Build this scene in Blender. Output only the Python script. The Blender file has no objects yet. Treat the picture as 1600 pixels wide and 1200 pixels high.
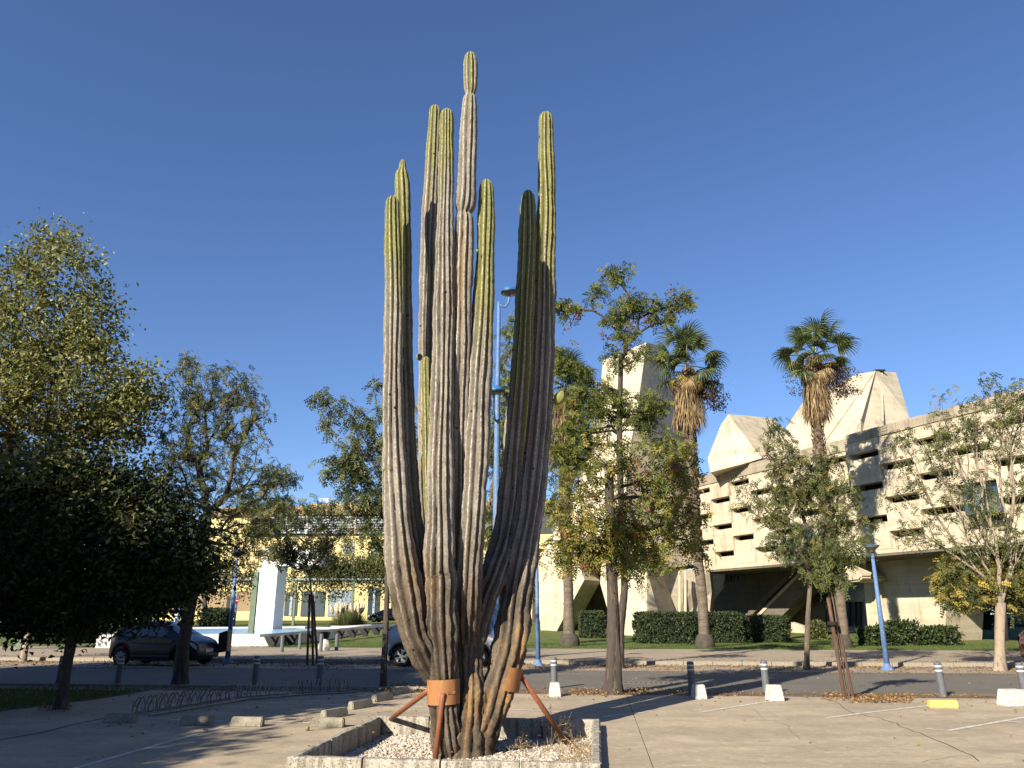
import bpy, math, random
import numpy as np
from mathutils import Vector, Matrix, Euler
R = math.radians
PI = math.pi
random.seed(7); rng = np.random.default_rng(7)
S = bpy.context.scene
C = S.collection

# ---------------------------------------------------------------- camera, sky, sun, exposure
EYE, FPX, PITCH = 1.70, 1200.0, math.atan(360/1200)
cam = bpy.data.objects.new('camera', bpy.data.cameras.new('camera')); C.objects.link(cam)
cam.location = (0, 0, EYE); cam.rotation_euler = (PI/2+PITCH, 0, 0)
cam.data.sensor_width = 36; cam.data.lens = 36*FPX/1600; cam.data.clip_end = 6000; cam.data.clip_start = .1
S.camera = cam
AZ, EL = R(36), R(27.5)                       # light travels towards (sin AZ, cos AZ), going down
world = bpy.data.worlds.new('World'); S.world = world; world.use_nodes = True
wn = world.node_tree.nodes; wl = world.node_tree.links
bg = wn['Background']; sky = wn.new('ShaderNodeTexSky'); sky.sky_type = 'NISHITA'; sky.sun_disc = False
sky.sun_elevation = EL; sky.sun_rotation = PI+AZ; sky.altitude = 300; sky.air_density = 1.0; sky.dust_density = 0.0; sky.ozone_density = 3.0; sky.altitude = 0
tint = wn.new('ShaderNodeMix'); tint.data_type = 'RGBA'; tint.blend_type = 'MULTIPLY'; tint.inputs[0].default_value = 1; tint.inputs[7].default_value = (.94, 1.07, 1.37, 1)
wl.new(sky.outputs[0], tint.inputs[6]); wl.new(tint.outputs[2], bg.inputs[0]); bg.inputs[1].default_value = .0515
sl = bpy.data.lights.new('sun', 'SUN'); sl.energy = 5.0; sl.angle = R(.53); sl.color = (1, .905, .75)
sun = bpy.data.objects.new('sun', sl); C.objects.link(sun)
ld = Vector((math.sin(AZ)*math.cos(EL), math.cos(AZ)*math.cos(EL), -math.sin(EL)))
sun.rotation_euler = ld.to_track_quat('-Z', 'Y').to_euler(); sun.location = (-20, -30, 40)
S.view_settings.view_transform = 'Standard'; S.view_settings.look = 'None'; S.view_settings.gamma = 1
S.view_settings.use_curve_mapping = False; S.view_settings.exposure = 1.12
S.render.engine = 'CYCLES'; S.cycles.use_denoising = True
S.cycles.max_bounces = 6; S.cycles.diffuse_bounces = 3; S.cycles.glossy_bounces = 3; S.cycles.transmission_bounces = 4
S.cycles.transparent_max_bounces = 8

# ---------------------------------------------------------------- helpers: places
cs, sn = math.cos(PITCH), math.sin(PITCH)
def ray(u, v):
    up = 600-v
    return (u-800.0, FPX*cs-sn*up, FPX*sn+cs*up)
def G(u, v, z=0.0):                            # the spot of height z seen there
    x, y, w = ray(u, v); k = (z-EYE)/w
    return Vector((x*k, y*k, z))
def P(u, v, Y):                                # the spot seen there at distance Y
    x, y, w = ray(u, v); k = Y/y
    return Vector((x*k, Y, EYE+w*k))
def px(v, Y): return Y/ray(0, v)[1]            # metres per pixel there
A6 = R(6)
E1 = Vector((math.cos(A6), -math.sin(A6), 0)); E2 = Vector((math.sin(A6), math.cos(A6), 0))
def ST(s, t, z=0.0): return E1*s+E2*t+Vector((0, 0, z))
def toST(p): return (p.x*E1.x+p.y*E1.y, p.x*E2.x+p.y*E2.y)

# ---------------------------------------------------------------- helpers: materials
MATS = {}
def lin(c):
    return tuple(((x/255)/12.92 if x <= 10 else ((x/255+.055)/1.055)**2.4) for x in c)
def K_(c, k=.85): return tuple(x*k for x in c)
def nd(nt, t, **k):
    n = nt.nodes.new(t)
    for a, b in k.items(): setattr(n, a, b)
    return n
def mix(nt, fac, a, b, mode='MIX'):
    m = nd(nt, 'ShaderNodeMix', data_type='RGBA', blend_type=mode)
    for i, x in ((0, fac), (6, a), (7, b)):
        if isinstance(x, bpy.types.NodeSocket): nt.links.new(x, m.inputs[i])
        elif i == 0: m.inputs[0].default_value = x
        else: m.inputs[i].default_value = tuple(x)+(1,) if len(x) == 3 else x
    return m.outputs[2]
def noise(nt, scale, detail=4, rough=.6, vec=None, stretch=None, dist=0):
    tc = nd(nt, 'ShaderNodeTexCoord') if vec is None else None
    v = tc.outputs['Object'] if vec is None else vec
    if stretch:
        mp = nd(nt, 'ShaderNodeMapping'); mp.inputs['Scale'].default_value = stretch; nt.links.new(v, mp.inputs[0]); v = mp.outputs[0]
    n = nd(nt, 'ShaderNodeTexNoise'); n.inputs['Scale'].default_value = scale; n.inputs['Detail'].default_value = detail
    n.inputs['Roughness'].default_value = rough; n.inputs['Distortion'].default_value = dist
    nt.links.new(v, n.inputs['Vector']); return n.outputs['Fac']
def ramp(nt, fac, stops):
    r = nd(nt, 'ShaderNodeValToRGB'); e = r.color_ramp.elements
    while len(e) < len(stops): e.new(.5)
    for q, (p, c) in zip(e, stops):
        q.position = p; q.color = (c if len(c) == 4 else tuple(c)+(1,)) if not isinstance(c, (int, float)) else (c, c, c, 1)
    nt.links.new(fac, r.inputs[0]); return r.outputs[0]
def attr(nt, name):
    a = nd(nt, 'ShaderNodeAttribute', attribute_name=name); return a.outputs['Fac']
def bump(nt, h, strength, dist, bs):
    b = nd(nt, 'ShaderNodeBump'); b.inputs['Strength'].default_value = strength; b.inputs['Distance'].default_value = dist
    nt.links.new(h, b.inputs['Height']); nt.links.new(b.outputs[0], bs.inputs['Normal'])
def base(name, rough=.8, spec=.3, metal=0):
    m = bpy.data.materials.new(name); m.use_nodes = True; nt = m.node_tree; b = nt.nodes['Principled BSDF']
    b.inputs['Roughness'].default_value = rough; b.inputs['Specular IOR Level'].default_value = spec; b.inputs['Metallic'].default_value = metal
    MATS[name] = m; return m, nt, b
def mat(name, c1, c2=None, scale=3, c3=None, s3=30, rough=.85, spec=.3, metal=0, bmp=.3, bs=40, bd=.01, stretch=None, lo=.35, hi=.65, coat=0):
    """mottled surface: c1/c2 by a large noise, c3 as small flecks, relief from a fine noise"""
    m, nt, b = base(name, rough, spec, metal)
    c2 = c2 or tuple(x*.75 for x in c1); c1, c2 = K_(c1), K_(c2); c3 = K_(c3) if c3 else None
    f = ramp(nt, noise(nt, scale, 6, .65, stretch=stretch), [(lo, 0), (hi, 1)])
    col = mix(nt, f, c1, c2)
    if c3:
        f3 = ramp(nt, noise(nt, s3, 3, .6, stretch=stretch), [(.56, 0), (.68, 1)])
        col = mix(nt, f3, col, c3)
    nt.links.new(col, b.inputs['Base Color'])
    if bmp: bump(nt, noise(nt, bs, 5, .6, stretch=stretch), bmp, bd, b)
    if coat: b.inputs['Coat Weight'].default_value = coat; b.inputs['Coat Roughness'].default_value = .05
    return m
def leafmat(name, stops, trans=.35, rough=.55):
    m, nt, b = base(name, rough, .35)
    col = ramp(nt, attr(nt, 'tint'), [(p_, K_(c_)) for p_, c_ in stops]); nt.links.new(col, b.inputs['Base Color'])
    t = nd(nt, 'ShaderNodeBsdfTranslucent'); c2 = mix(nt, 1.0, col, (1.0, 1.0, .55), 'MULTIPLY'); nt.links.new(c2, t.inputs[0])
    ms = nd(nt, 'ShaderNodeMixShader'); ms.inputs[0].default_value = trans
    nt.links.new(b.outputs[0], ms.inputs[1]); nt.links.new(t.outputs[0], ms.inputs[2])
    nt.links.new(ms.outputs[0], nt.nodes['Material Output'].inputs[0]); return m
def glass(name, c, rough=.06, tr=.6):
    m, nt, b = base(name, rough, .8); b.inputs['Base Color'].default_value = c+(1,)
    b.inputs['Transmission Weight'].default_value = tr; b.inputs['IOR'].default_value = 1.2
    return m

# ---------------------------------------------------------------- helpers: meshes and objects
class MB:
    def __init__(s): s.v = []; s.f = []; s.m = []; s.mi = 0
    def add(s, vs, fs):
        n = len(s.v); s.v += [tuple(v) for v in vs]; s.f += [tuple(i+n for i in f) for f in fs]; s.m += [s.mi]*len(fs); return s
    def box(s, c, d, rot=None, taper=(1, 1), bev=0):
        x, y, z = (q/2 for q in d); tx, ty = taper; vs = []
        for k, (zz, ax, ay) in enumerate(((-z, 1, 1), (z, tx, ty))):
            vs += [(-x*ax, -y*ay, zz), (x*ax, -y*ay, zz), (x*ax, y*ay, zz), (-x*ax, y*ay, zz)]
        vs = [Vector(v) for v in vs]
        if rot is not None:
            M_ = rot if isinstance(rot, Matrix) else Matrix.Rotation(rot, 3, 'Z'); vs = [M_ @ v for v in vs]
        return s.add([v+Vector(c) for v in vs], [(3, 2, 1, 0), (4, 5, 6, 7), (0, 1, 5, 4), (1, 2, 6, 5), (2, 3, 7, 6), (3, 0, 4, 7)])
    def tube(s, pts, rad, n=8, cap=True):
        pts = [Vector(p) for p in pts]; rad = rad if hasattr(rad, '__len__') else [rad]*len(pts); vs = []; ref = None
        for i, p in enumerate(pts):
            t = (pts[min(i+1, len(pts)-1)]-pts[max(i-1, 0)]).normalized()
            if ref is None: ref = Vector((1, 0, 0)) if abs(t.x) < .8 else Vector((0, 1, 0))
            a = (ref-t*ref.dot(t)).normalized(); ref = a; b = t.cross(a)
            for k in range(n):
                q = 2*PI*k/n; vs.append(p+(a*math.cos(q)+b*math.sin(q))*rad[i])
        m = len(pts); fs = [(i*n+k, i*n+(k+1) % n, (i+1)*n+(k+1) % n, (i+1)*n+k) for i in range(m-1) for k in range(n)]
        if cap: fs += [tuple(range(n-1, -1, -1)), tuple((m-1)*n+k for k in range(n))]
        return s.add(vs, fs)
    def lathe(s, prof, n=20, c=(0, 0, 0), axis=None, cap=True):
        vs = []; c = Vector(c)
        for r, z in prof:
            for k in range(n):
                q = 2*PI*k/n; v = Vector((r*math.cos(q), r*math.sin(q), z))
                if axis is not None: v = axis @ v
                vs.append(c+v)
        m = len(prof); fs = [(i*n+k, i*n+(k+1) % n, (i+1)*n+(k+1) % n, (i+1)*n+k) for i in range(m-1) for k in range(n)]
        if cap: fs += [tuple(range(n-1, -1, -1)), tuple((m-1)*n+k for k in range(n))]
        return s.add(vs, fs)
    def prism(s, poly, off):                      # poly of 3D points extruded by vector off
        n = len(poly); poly = [Vector(p) for p in poly]; off = Vector(off)
        return s.add(poly+[p+off for p in poly], [tuple(range(n-1, -1, -1)), tuple(range(n, 2*n))]+[(i, (i+1) % n, n+(i+1) % n, n+i) for i in range(n)])
    def build(s, name, mats, parent=None, smooth=False, bevel=0, **props):
        me = bpy.data.meshes.new(name); me.from_pydata(s.v, [], s.f)
        for m in (mats if isinstance(mats, (list, tuple)) else [mats]): me.materials.append(MATS[m] if isinstance(m, str) else m)
        if any(s.m): me.polygons.foreach_set('material_index', s.m)
        if smooth: me.polygons.foreach_set('use_smooth', [True]*len(me.polygons))
        me.update()
        if bevel:
            import bmesh
            bm = bmesh.new(); bm.from_mesh(me); bmesh.ops.recalc_face_normals(bm, faces=bm.faces)
            bmesh.ops.bevel(bm, geom=list(bm.edges), offset=bevel, segments=2, affect='EDGES', clamp_overlap=True); bm.to_mesh(me); bm.free()
        return link(name, me, parent, **props)
def link(name, me, parent=None, **props):
    o = bpy.data.objects.new(name, me); C.objects.link(o)
    if parent is not None: o.parent = parent
    for k, v in props.items(): o[k] = v
    return o
def thing(name, label, cat, loc=(0, 0, 0), rz=0, group=None):
    o = bpy.data.objects.new(name, None); C.objects.link(o); o.location = loc; o.rotation_euler = (0, 0, rz)
    o['label'] = label; o['category'] = cat
    if group: o['group'] = group
    o.empty_display_size = .2
    return o
def dup(root, loc, rz=None, label=None, group=None):
    def cp(o, par):
        c = o.copy(); C.objects.link(c); c.parent = par
        for ch in [q for q in KIDS.get(o.name, [])]: KIDS.setdefault(c.name, []).append(cp(ch, c))
        return c
    r = cp(root, None); r.location = loc
    if rz is not None: r.rotation_euler = (0, 0, rz) if not isinstance(rz, tuple) else rz
    if label: r['label'] = label
    if group: r['group'] = group
    return r
KIDS = {}
def kids(*roots):
    for o in C.objects:
        if o.parent is not None: 
            L = KIDS.setdefault(o.parent.name, [])
            if o not in L: L.append(o)
def npmesh(name, V, F, mats, tint=None, smooth=False, attrs=None, midx=None):
    """V (n,3), F (m,3|4) numpy"""
    me = bpy.data.meshes.new(name); n, m, k = len(V), len(F), F.shape[1]
    me.vertices.add(n); me.vertices.foreach_set('co', np.asarray(V, np.float32).ravel())
    me.loops.add(m*k); me.loops.foreach_set('vertex_index', np.asarray(F, np.int32).ravel())
    me.polygons.add(m); me.polygons.foreach_set('loop_start', np.arange(0, m*k, k, dtype=np.int32)); me.polygons.foreach_set('loop_total', np.full(m, k, np.int32))
    for q in (mats if isinstance(mats, (list, tuple)) else [mats]): me.materials.append(MATS[q])
    if midx is not None: me.polygons.foreach_set('material_index', np.asarray(midx, np.int32))
    me.polygons.foreach_set('use_smooth', np.full(m, smooth))
    me.update(calc_edges=True)
    at = dict(attrs or {})
    if tint is not None: at['tint'] = tint
    for a, d in at.items():
        q = me.attributes.new(a, 'FLOAT', 'POINT'); q.data.foreach_set('value', np.asarray(d, np.float32))
    return me
def sheet(name, poly, z, m, **props):              # flat polygon of (x,y)
    mb = MB(); mb.add([(p[0], p[1], z) for p in poly], [tuple(range(len(poly)))])
    return mb.build(name, m, **props)
def strip(name, s0, s1, t0, t1, z, m, **props):
    return sheet(name, [ST(s0, t0), ST(s1, t0), ST(s1, t1), ST(s0, t1)], z, m, **props)

# ---------------------------------------------------------------- helpers: plants
def unit(a): return a/np.maximum(np.linalg.norm(a, axis=-1, keepdims=True), 1e-9)
def diamonds(Pb, D, N, L, W, tint, fold=.25):
    """leaf blades: base points, directions, side vectors, lengths, widths -> V,F,tint"""
    D = unit(D); Sd = unit(np.cross(D, N)); Nn = np.cross(Sd, D); L = L[:, None]; W = W[:, None]
    b = Pb; tip = Pb+D*L; mid = Pb+D*L*.45
    l = mid+Sd*W*.5+Nn*W*fold; r = mid-Sd*W*.5+Nn*W*fold
    V = np.stack([b, r, tip, l], 1).reshape(-1, 3); n = len(Pb)
    F = np.arange(n*4).reshape(n, 4)
    return V, F, np.repeat(tint, 4)
def tipleaves(T, kind, size=1.0, tint=(0, 1), per=None, droop=.5, spread=.22):
    """leaf sprays round each twig end (T: n,3)"""
    n = len(T)
    if kind == 'pinnate':
        per = per or 5; pairs = 5
        base_ = np.repeat(T, per, 0)+rng.normal(0, spread*.45, (n*per, 3))
        d = rng.normal(0, 1, (n*per, 3)); d[:, 2] = d[:, 2]*.5-droop; d = unit(d)
        tn = np.clip(np.repeat(rng.uniform(tint[0], tint[1], n), per)+rng.normal(0, .08, n*per), 0, 1)
        Ls = rng.uniform(.16, .28, n*per)*size
        out = []
        up = unit(np.cross(d, rng.normal(0, 1, d.shape))); side = np.cross(d, up)
        for j in range(pairs):
            f = (j+.6)/pairs; p = base_+d*(Ls*f)[:, None]; p[:, 2] -= (f*f*.25)*Ls
            for sg in (-1, 1):
                dd = unit(side*sg+d*.55+rng.normal(0, .18, d.shape)-np.array([0, 0, .25]))
                out.append((p, dd, up, Ls*rng.uniform(.30, .42, len(Ls)), Ls*rng.uniform(.15, .2, len(Ls)), np.clip(tn+rng.normal(0, .05, len(tn)), 0, 1)))
        Pb, D, N, L, W, t = (np.concatenate([o[i] for o in out]) for i in range(6))
        return diamonds(Pb, D, N, L, W, t)
    per = per or 14
    Pb = np.repeat(T, per, 0)+rng.normal(0, spread, (n*per, 3))
    D = rng.normal(0, 1, (n*per, 3)); D[:, 2] = D[:, 2]*.6-droop
    N = rng.normal(0, .6, (n*per, 3)); N[:, 2] += 1
    L = rng.uniform(.07, .13, n*per)*size; W = L*rng.uniform(.5, .75, n*per)
    t = np.clip(np.repeat(rng.uniform(tint[0], tint[1], n), per)+rng.normal(0, .12, n*per), 0, 1)
    return diamonds(Pb, D, N, L, W, t)
def skeleton(trunk, att, step=.35, jit=.05, wander=.35, alpha=.28):
    """grow branches from the trunk nodes to the attraction points; returns pos, parent, child counts"""
    pos = np.zeros((len(trunk)+len(att)*30, 3)); par = np.full(len(pos), -1); n = len(trunk)
    pos[:n] = trunk; par[1:n] = np.arange(n-1)
    free = max(1, int(n*.55)); pl = np.zeros(len(pos))
    d0 = np.linalg.norm(att-pos[n-1], axis=1); order = np.argsort(d0+rng.uniform(0, .6, len(att)))
    ends = []
    for a in att[order]:
        c = pos[free:n]; dv = a-c; dist = np.linalg.norm(dv, axis=1)
        cost = dist+np.maximum(0, c[:, 2]-a[2]+.1)*.9+alpha*pl[free:n]
        i = int(np.argmin(cost))+free; p = pos[i]; dd = float(np.linalg.norm(a-p))
        if dd < .05: ends.append(i); continue
        k = max(1, int(round(dd/step))); k = min(k, 24)
        pd = pos[i]-pos[par[i]] if par[i] >= 0 else np.array([0, 0, 1.]); pd = pd/(np.linalg.norm(pd)+1e-9)
        ctrl = p+pd*dd*wander+np.array([0, 0, .12*dd])
        prev = i
        for j in range(1, k+1):
            f = j/k; q = (1-f)**2*p+2*f*(1-f)*ctrl+f*f*a
            if j < k: q = q+rng.normal(0, jit*min(1, dd), 3)
            pos[n] = q; par[n] = prev; pl[n] = pl[prev]+float(np.linalg.norm(q-pos[prev])); prev = n; n += 1
            if n >= len(pos)-2: break
        ends.append(prev)
        if n >= len(pos)-30: break
    pos = pos[:n]; par = par[:n]; cnt = np.zeros(n); cnt[ends] += 1
    for i in range(n-1, 0, -1):
        if par[i] >= 0: cnt[par[i]] += cnt[i]
    return pos, par, cnt, np.array(ends)
def limbs(pos, par, rad, skip, nmin=3):
    idx = np.array([i for i in range(len(pos)) if par[i] >= 0 and i >= skip]); a = pos[par[idx]]; b = pos[idx]
    ra = np.minimum(rad[par[idx]], rad[idx]*1.5); rb = rad[idx]; d = unit(b-a)
    ref = np.where(np.abs(d[:, 2:3]) < .9, np.array([[0, 0, 1.]]), np.array([[1., 0, 0]]))
    s_ = unit(np.cross(d, ref)); t_ = np.cross(d, s_); Vs = []; Fs = []; off = 0
    for sel, n in ((rb > .02, 7), (rb <= .02, nmin)):
        if not sel.any(): continue
        q = np.arange(n)*2*PI/n; cq = np.cos(q)[None, :, None]; sq = np.sin(q)[None, :, None]
        A = a[sel][:, None]+(s_[sel][:, None]*cq+t_[sel][:, None]*sq)*ra[sel][:, None, None]
        B = b[sel][:, None]+d[sel][:, None]*rb[sel][:, None, None]*.4+(s_[sel][:, None]*cq+t_[sel][:, None]*sq)*rb[sel][:, None, None]
        m = sel.sum(); V = np.concatenate([A, B], 1).reshape(-1, 3); k = np.arange(n); o = (np.arange(m)*2*n)[:, None]
        F = np.stack([o+k, o+(k+1) % n, o+n+(k+1) % n, o+n+k], 2).reshape(-1, 4)
        Vs.append(V); Fs.append(F+off); off += len(V)
    return np.concatenate(Vs), np.concatenate(Fs)
def bark_tube(pts, rads, n=14, rough=.10, seg=.08, flare=0):
    pts = np.array(pts, float); rads = np.array(rads, float)
    L = np.concatenate([[0], np.cumsum(np.linalg.norm(np.diff(pts, axis=0), axis=1))]); m = max(6, int(L[-1]/seg))
    s_ = np.linspace(0, L[-1], m); Q = np.stack([np.interp(s_, L, pts[:, i]) for i in range(3)], 1); r = np.interp(s_, L, rads)
    for _ in range(2): Q[1:-1] = (Q[:-2]+Q[1:-1]*2+Q[2:])/4
    if flare: r = r*(1+flare*np.exp(-s_/.18))
    th = np.arange(n)*2*PI/n; ph = rng.uniform(0, 6, 8)
    rr = r[:, None]*(1+rough*(np.sin(3*th[None]+ph[0]+s_[:, None]*.8)*.5+np.sin(5*th[None]+ph[1]-s_[:, None]*2.1)*.35+np.sin(2*th[None]+s_[:, None]*4+ph[2])*.3+rng.normal(0, .25, (m, n))))
    V = Q[:, None, :]+np.stack([np.cos(th)[None]*rr, np.sin(th)[None]*rr, np.zeros_like(rr)], 2)
    i = np.arange(m-1)[:, None]*n; k = np.arange(n)[None]
    F = np.stack([i+k, i+(k+1) % n, i+n+(k+1) % n, i+n+k], 2).reshape(-1, 4)
    return V.reshape(-1, 3), F
def blobpts(blobs, Y, depth=1.0, gap=.0):
    """blobs: (u, v, ru, rv, count[, dY]) seen at distance Y -> attraction points filling those ellipsoids"""
    out = []
    for b in blobs:
        u, v, ru, rv, n = b[:5]; dy = b[5] if len(b) > 5 else 0
        c = np.array(P(u, v, Y+dy)); k = px(v, Y+dy)
        d = unit(rng.normal(0, 1, (n, 3)))*(rng.uniform(.12, 1, (n, 1))**(1/2.4))
        out.append(c+d*np.array([ru*k, min(ru, rv*1.3)*k*depth, rv*k]))
    a = np.concatenate(out); a[:, 2] = np.maximum(a[:, 2], .4); return a
def tree(name, label, cat, trunk, blobs, Y, leaf, bark='bark', kind='pinnate', size=1., per=None, tint=(0, 1), droop=.5, spread=.22,
         depth=1.0, twig=.006, rpow=.5, group=None, bare=0., step=.35, extra=None, more=None, wander=.35, flare=.35, alpha=.28, jit=.05, maxr=1.05):
    """trunk: (u, v, radius px) from the foot up, at distance Y"""
    g = G(trunk[0][0], trunk[0][1], Z0) if Y is None else None
    if Y is None:
        if trunk[0][1] > 1033: g = G(trunk[0][0], trunk[0][1], 0)
        Y = g.y
    tp = [np.array(P(u, v, Y)) for u, v, *_ in trunk]; tr = [q[2]*px(q[1], Y) for q in trunk]
    if g is not None: tp[0] = np.array(g)
    tp[0] = tp[0]+np.array([0, 0, -.03])
    o0 = Vector(tp[0]); root = thing(name, label, cat, o0, 0, group)
    L = [tp[0]]; 
    for a, b in zip(tp[:-1], tp[1:]):
        k = max(1, int(np.linalg.norm(b-a)/.3)); L += [a+(b-a)*j/k for j in range(1, k+1)]
    L = np.array(L); att = blobpts(blobs, Y, depth)
    if more is not None: att = np.concatenate([att, more])
    pos, par, cnt, ends = skeleton(L, att, step, jit, wander, alpha)
    rad = twig*np.maximum(cnt, .8)**rpow; top = tr[-1]; i0 = len(L)-1
    rad = np.minimum(rad, top*maxr)
    ob = np.array(o0)
    V, F = bark_tube(np.array(tp)-ob, tr, flare=flare); link('trunk', npmesh('trunk', V, F, bark, smooth=True), root)
    V, F = limbs(pos-ob, par, rad, len(L)); link('limbs', npmesh('limbs', V, F, bark, smooth=True), root)
    if extra:
        for ex in extra:
            V, F = bark_tube([np.array(P(u, v, Y+dy))-ob for u, v, r, dy in ex], [r*px(v, Y) for u, v, r, dy in ex], flare=.2)
            link('trunk', npmesh('trunk', V, F, bark, smooth=True), root)
    e = pos[ends]
    if bare: e = e[rng.uniform(0, 1, len(e)) > bare]
    # leaves also along the last twigs
    e2 = pos[par[ends]]; e2 = e2[rng.uniform(0, 1, len(e2)) > .35+bare*.5]
    T = np.concatenate([e, e2])-ob
    V, F, t = tipleaves(T, kind, size, tint, per, droop, spread)
    link('crown', npmesh('crown', V, F, leaf, t), root, kind='stuff')
    return root
def leafbox(name, parent, c, d, rz, n, leaf, size=.06, rough=.08, core=None, round_=.25, tint=(0, 1), top=True):
    """clipped or loose bush: leaves over the skin of a rounded box, a twiggy core inside"""
    q = rng.uniform(-1, 1, (n, 3)); ax = rng.integers(0, 3, n); wgt = np.array([d[1]*d[2], d[0]*d[2], d[0]*d[1]]); wgt = wgt/wgt.sum()
    ax = rng.choice(3, n, p=wgt); sg = rng.choice([-1, 1], n); q[np.arange(n), ax] = sg
    nr = np.zeros((n, 3)); nr[np.arange(n), ax] = sg
    l = np.linalg.norm(q**4, axis=1)**.25; q = q/(1+(l[:, None]-1)*round_*2)
    lump = 1+rough*(np.sin(q[:, 0]*d[0]*3.1+1)*np.sin(q[:, 2]*7+q[:, 1]*5)+rng.normal(0, .6, n))
    pnt = q*np.array(d)/2*lump[:, None]; pnt[:, 2] = np.maximum(pnt[:, 2], -d[2]/2)
    Mz = np.array([[math.cos(rz), -math.sin(rz), 0], [math.sin(rz), math.cos(rz), 0], [0, 0, 1]])
    Pb = pnt@Mz.T+np.array(c); nr = nr@Mz.T; D = nr+rng.normal(0, .8, (n, 3)); N = nr+rng.normal(0, .5, (n, 3))
    Ls = rng.uniform(.7, 1.3, n)*size
    V, F, t = diamonds(Pb, D, N, Ls, Ls*.6, rng.uniform(tint[0], tint[1], n))
    o = link(name, npmesh(name, V, F, leaf, t), parent, kind='stuff')
    if core:
        mb = MB(); mb.box(c, [x*.9 for x in d], rz, (.94, .9)); mb.build('stems', core, parent)
    return o
Z0 = 0.0
SHADE = [(-16.8, 6.2, 9.4, 4.0, 'broad leafy tree left of the frame, nearest the lot'), (-14.6, 12.0, 9.4, 3.7, 'leafy tree left of the frame by the grass'), (-19, 12.5, 11, 4.6, 'tallest leafy tree left of the frame'), (-17, -3, 10, 4, 'leafy tree behind the viewer at left'), (-13.2, 1.0, 7.0, 2.6, 'small leafy tree left of the viewer'), (-12.9, 6.6, 8.2, 2.7, 'slender leafy tree left of the frame'), (-20.3, 16.5, 10.2, 3.8, 'leafy tree left of the frame by the street')]
# ---------------------------------------------------------------- materials
mat('lot', (.53, .43, .30), (.42, .34, .235), .55, (.60, .50, .365), 9, rough=.9, bmp=.25, bs=160, bd=.004, lo=.3, hi=.7)
def stained(m):                                   # broad stains, streaks and fine grit on the lot's slabs
    nt = m.node_tree; b = nt.nodes['Principled BSDF']; src = b.inputs['Base Color'].links[0].from_socket
    f = ramp(nt, noise(nt, .35, 8, .72, stretch=(1, 2.6, 1)), [(.42, 0), (.62, 1)]); c = mix(nt, f, src, (.21, .175, .13))
    m2 = nd(nt, 'ShaderNodeMix', data_type='RGBA'); m2.inputs[0].default_value = .38
    m2.inputs[0].default_value = .5
    nt.links.new(src, m2.inputs[6]); nt.links.new(c, m2.inputs[7])
    g = ramp(nt, noise(nt, 70, 2, .5), [(.3, .82), (.7, 1.1)]); c = mix(nt, 1, m2.outputs[2], g, 'MULTIPLY')
    s = ramp(nt, noise(nt, 3.2, 5, .75), [(.58, 1), (.70, .70)]); c = mix(nt, 1, c, s, 'MULTIPLY')
    s = ramp(nt, noise(nt, 1.1, 9, .8, dist=1.2), [(.40, .86), (.52, 1), (.7, 1.08)]); c = mix(nt, 1, c, s, 'MULTIPLY')
    nt.links.new(c, b.inputs['Base Color'])
stained(MATS['lot'])
mat('asphalt', (.165, .148, .125), (.13, .118, .10), .5, (.23, .21, .18), 120, rough=.9, bmp=.5, bs=260, bd=.006)
mat('soil', (.20, .145, .095), (.12, .085, .055), 2.2, (.30, .235, .16), 25, bmp=.8, bs=30, bd=.03)
mat('sidewalk', (.36, .295, .215), (.29, .235, .17), .4, (.43, .37, .28), 14, bmp=.3, bs=90, bd=.005)
mat('lawn', (.085, .14, .022), (.14, .165, .04), .35, (.21, .18, .07), 1.1, rough=.95, bmp=.9, bs=60, bd=.05)
mat('farground', (.13, .12, .075), (.19, .16, .11), .02, rough=.95, bmp=0)
mat('paint_white', (.78, .74, .66), (.42, .385, .32), 6, (.30, .26, .20), 18, bmp=.2, bs=90)
mat('paint_yellow', (.62, .42, .10), (.45, .34, .16), 5, (.35, .29, .2), 20, bmp=.2)
mat('crack', (.10, .085, .065), (.07, .06, .045), 5, bmp=0)
mat('kerb', (.33, .29, .225), (.30, .27, .215), 5, (.10, .09, .07), 26, bmp=.7, bs=60, bd=.012, lo=.3)
def kerbstains(name, c1, c2, c3):                 # dark runs of weather down the planter kerb
    m, nt, b = base(name, .92, .2)
    c1, c2, c3 = K_(c1, .76), K_(c2, .76), K_(c3, .7)
    f = ramp(nt, noise(nt, 9, 6, .7, stretch=(1, 1, .16)), [(.46, 0), (.60, 1)]); c = mix(nt, f, c1, c2)
    f = ramp(nt, noise(nt, 45, 4, .7), [(.54, 0), (.63, 1)]); c = mix(nt, f, c, c3)
    nt.links.new(c, b.inputs['Base Color']); bump(nt, noise(nt, 60, 6, .7), .8, .012, b)
kerbstains('planter_concrete', (.50, .46, .385), (.25, .22, .17), (.10, .09, .07))
mat('block', (.34, .31, .24), (.22, .20, .15), 7, (.12, .105, .08), 34, bmp=.8, bs=45, bd=.012)
mat('block_white', (.68, .67, .61), (.50, .48, .42), 8, (.13, .12, .10), 42, bmp=.6, bs=60, bd=.008)
mat('block_yellow', (.66, .46, .10), (.58, .44, .17), 8, (.35, .27, .15), 34, bmp=.6, bs=60, bd=.006)
mat('gravel', (.52, .46, .38), (.36, .31, .25), 14, (.25, .19, .14), 22, bmp=.3, bs=90, bd=.003)
mat('rust', (.36, .165, .062), (.28, .12, .046), 4, (.44, .22, .09), 14, rough=.75, bmp=.15, bs=90, bd=.003, stretch=(1, 1, .35))
mat('rust_tube', (.27, .095, .045), (.22, .075, .036), 3, (.32, .13, .06), 20, rough=.55, bmp=.1, bs=90, bd=.002)
mat('black_strap', (.02, .018, .016), bmp=0)
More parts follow.
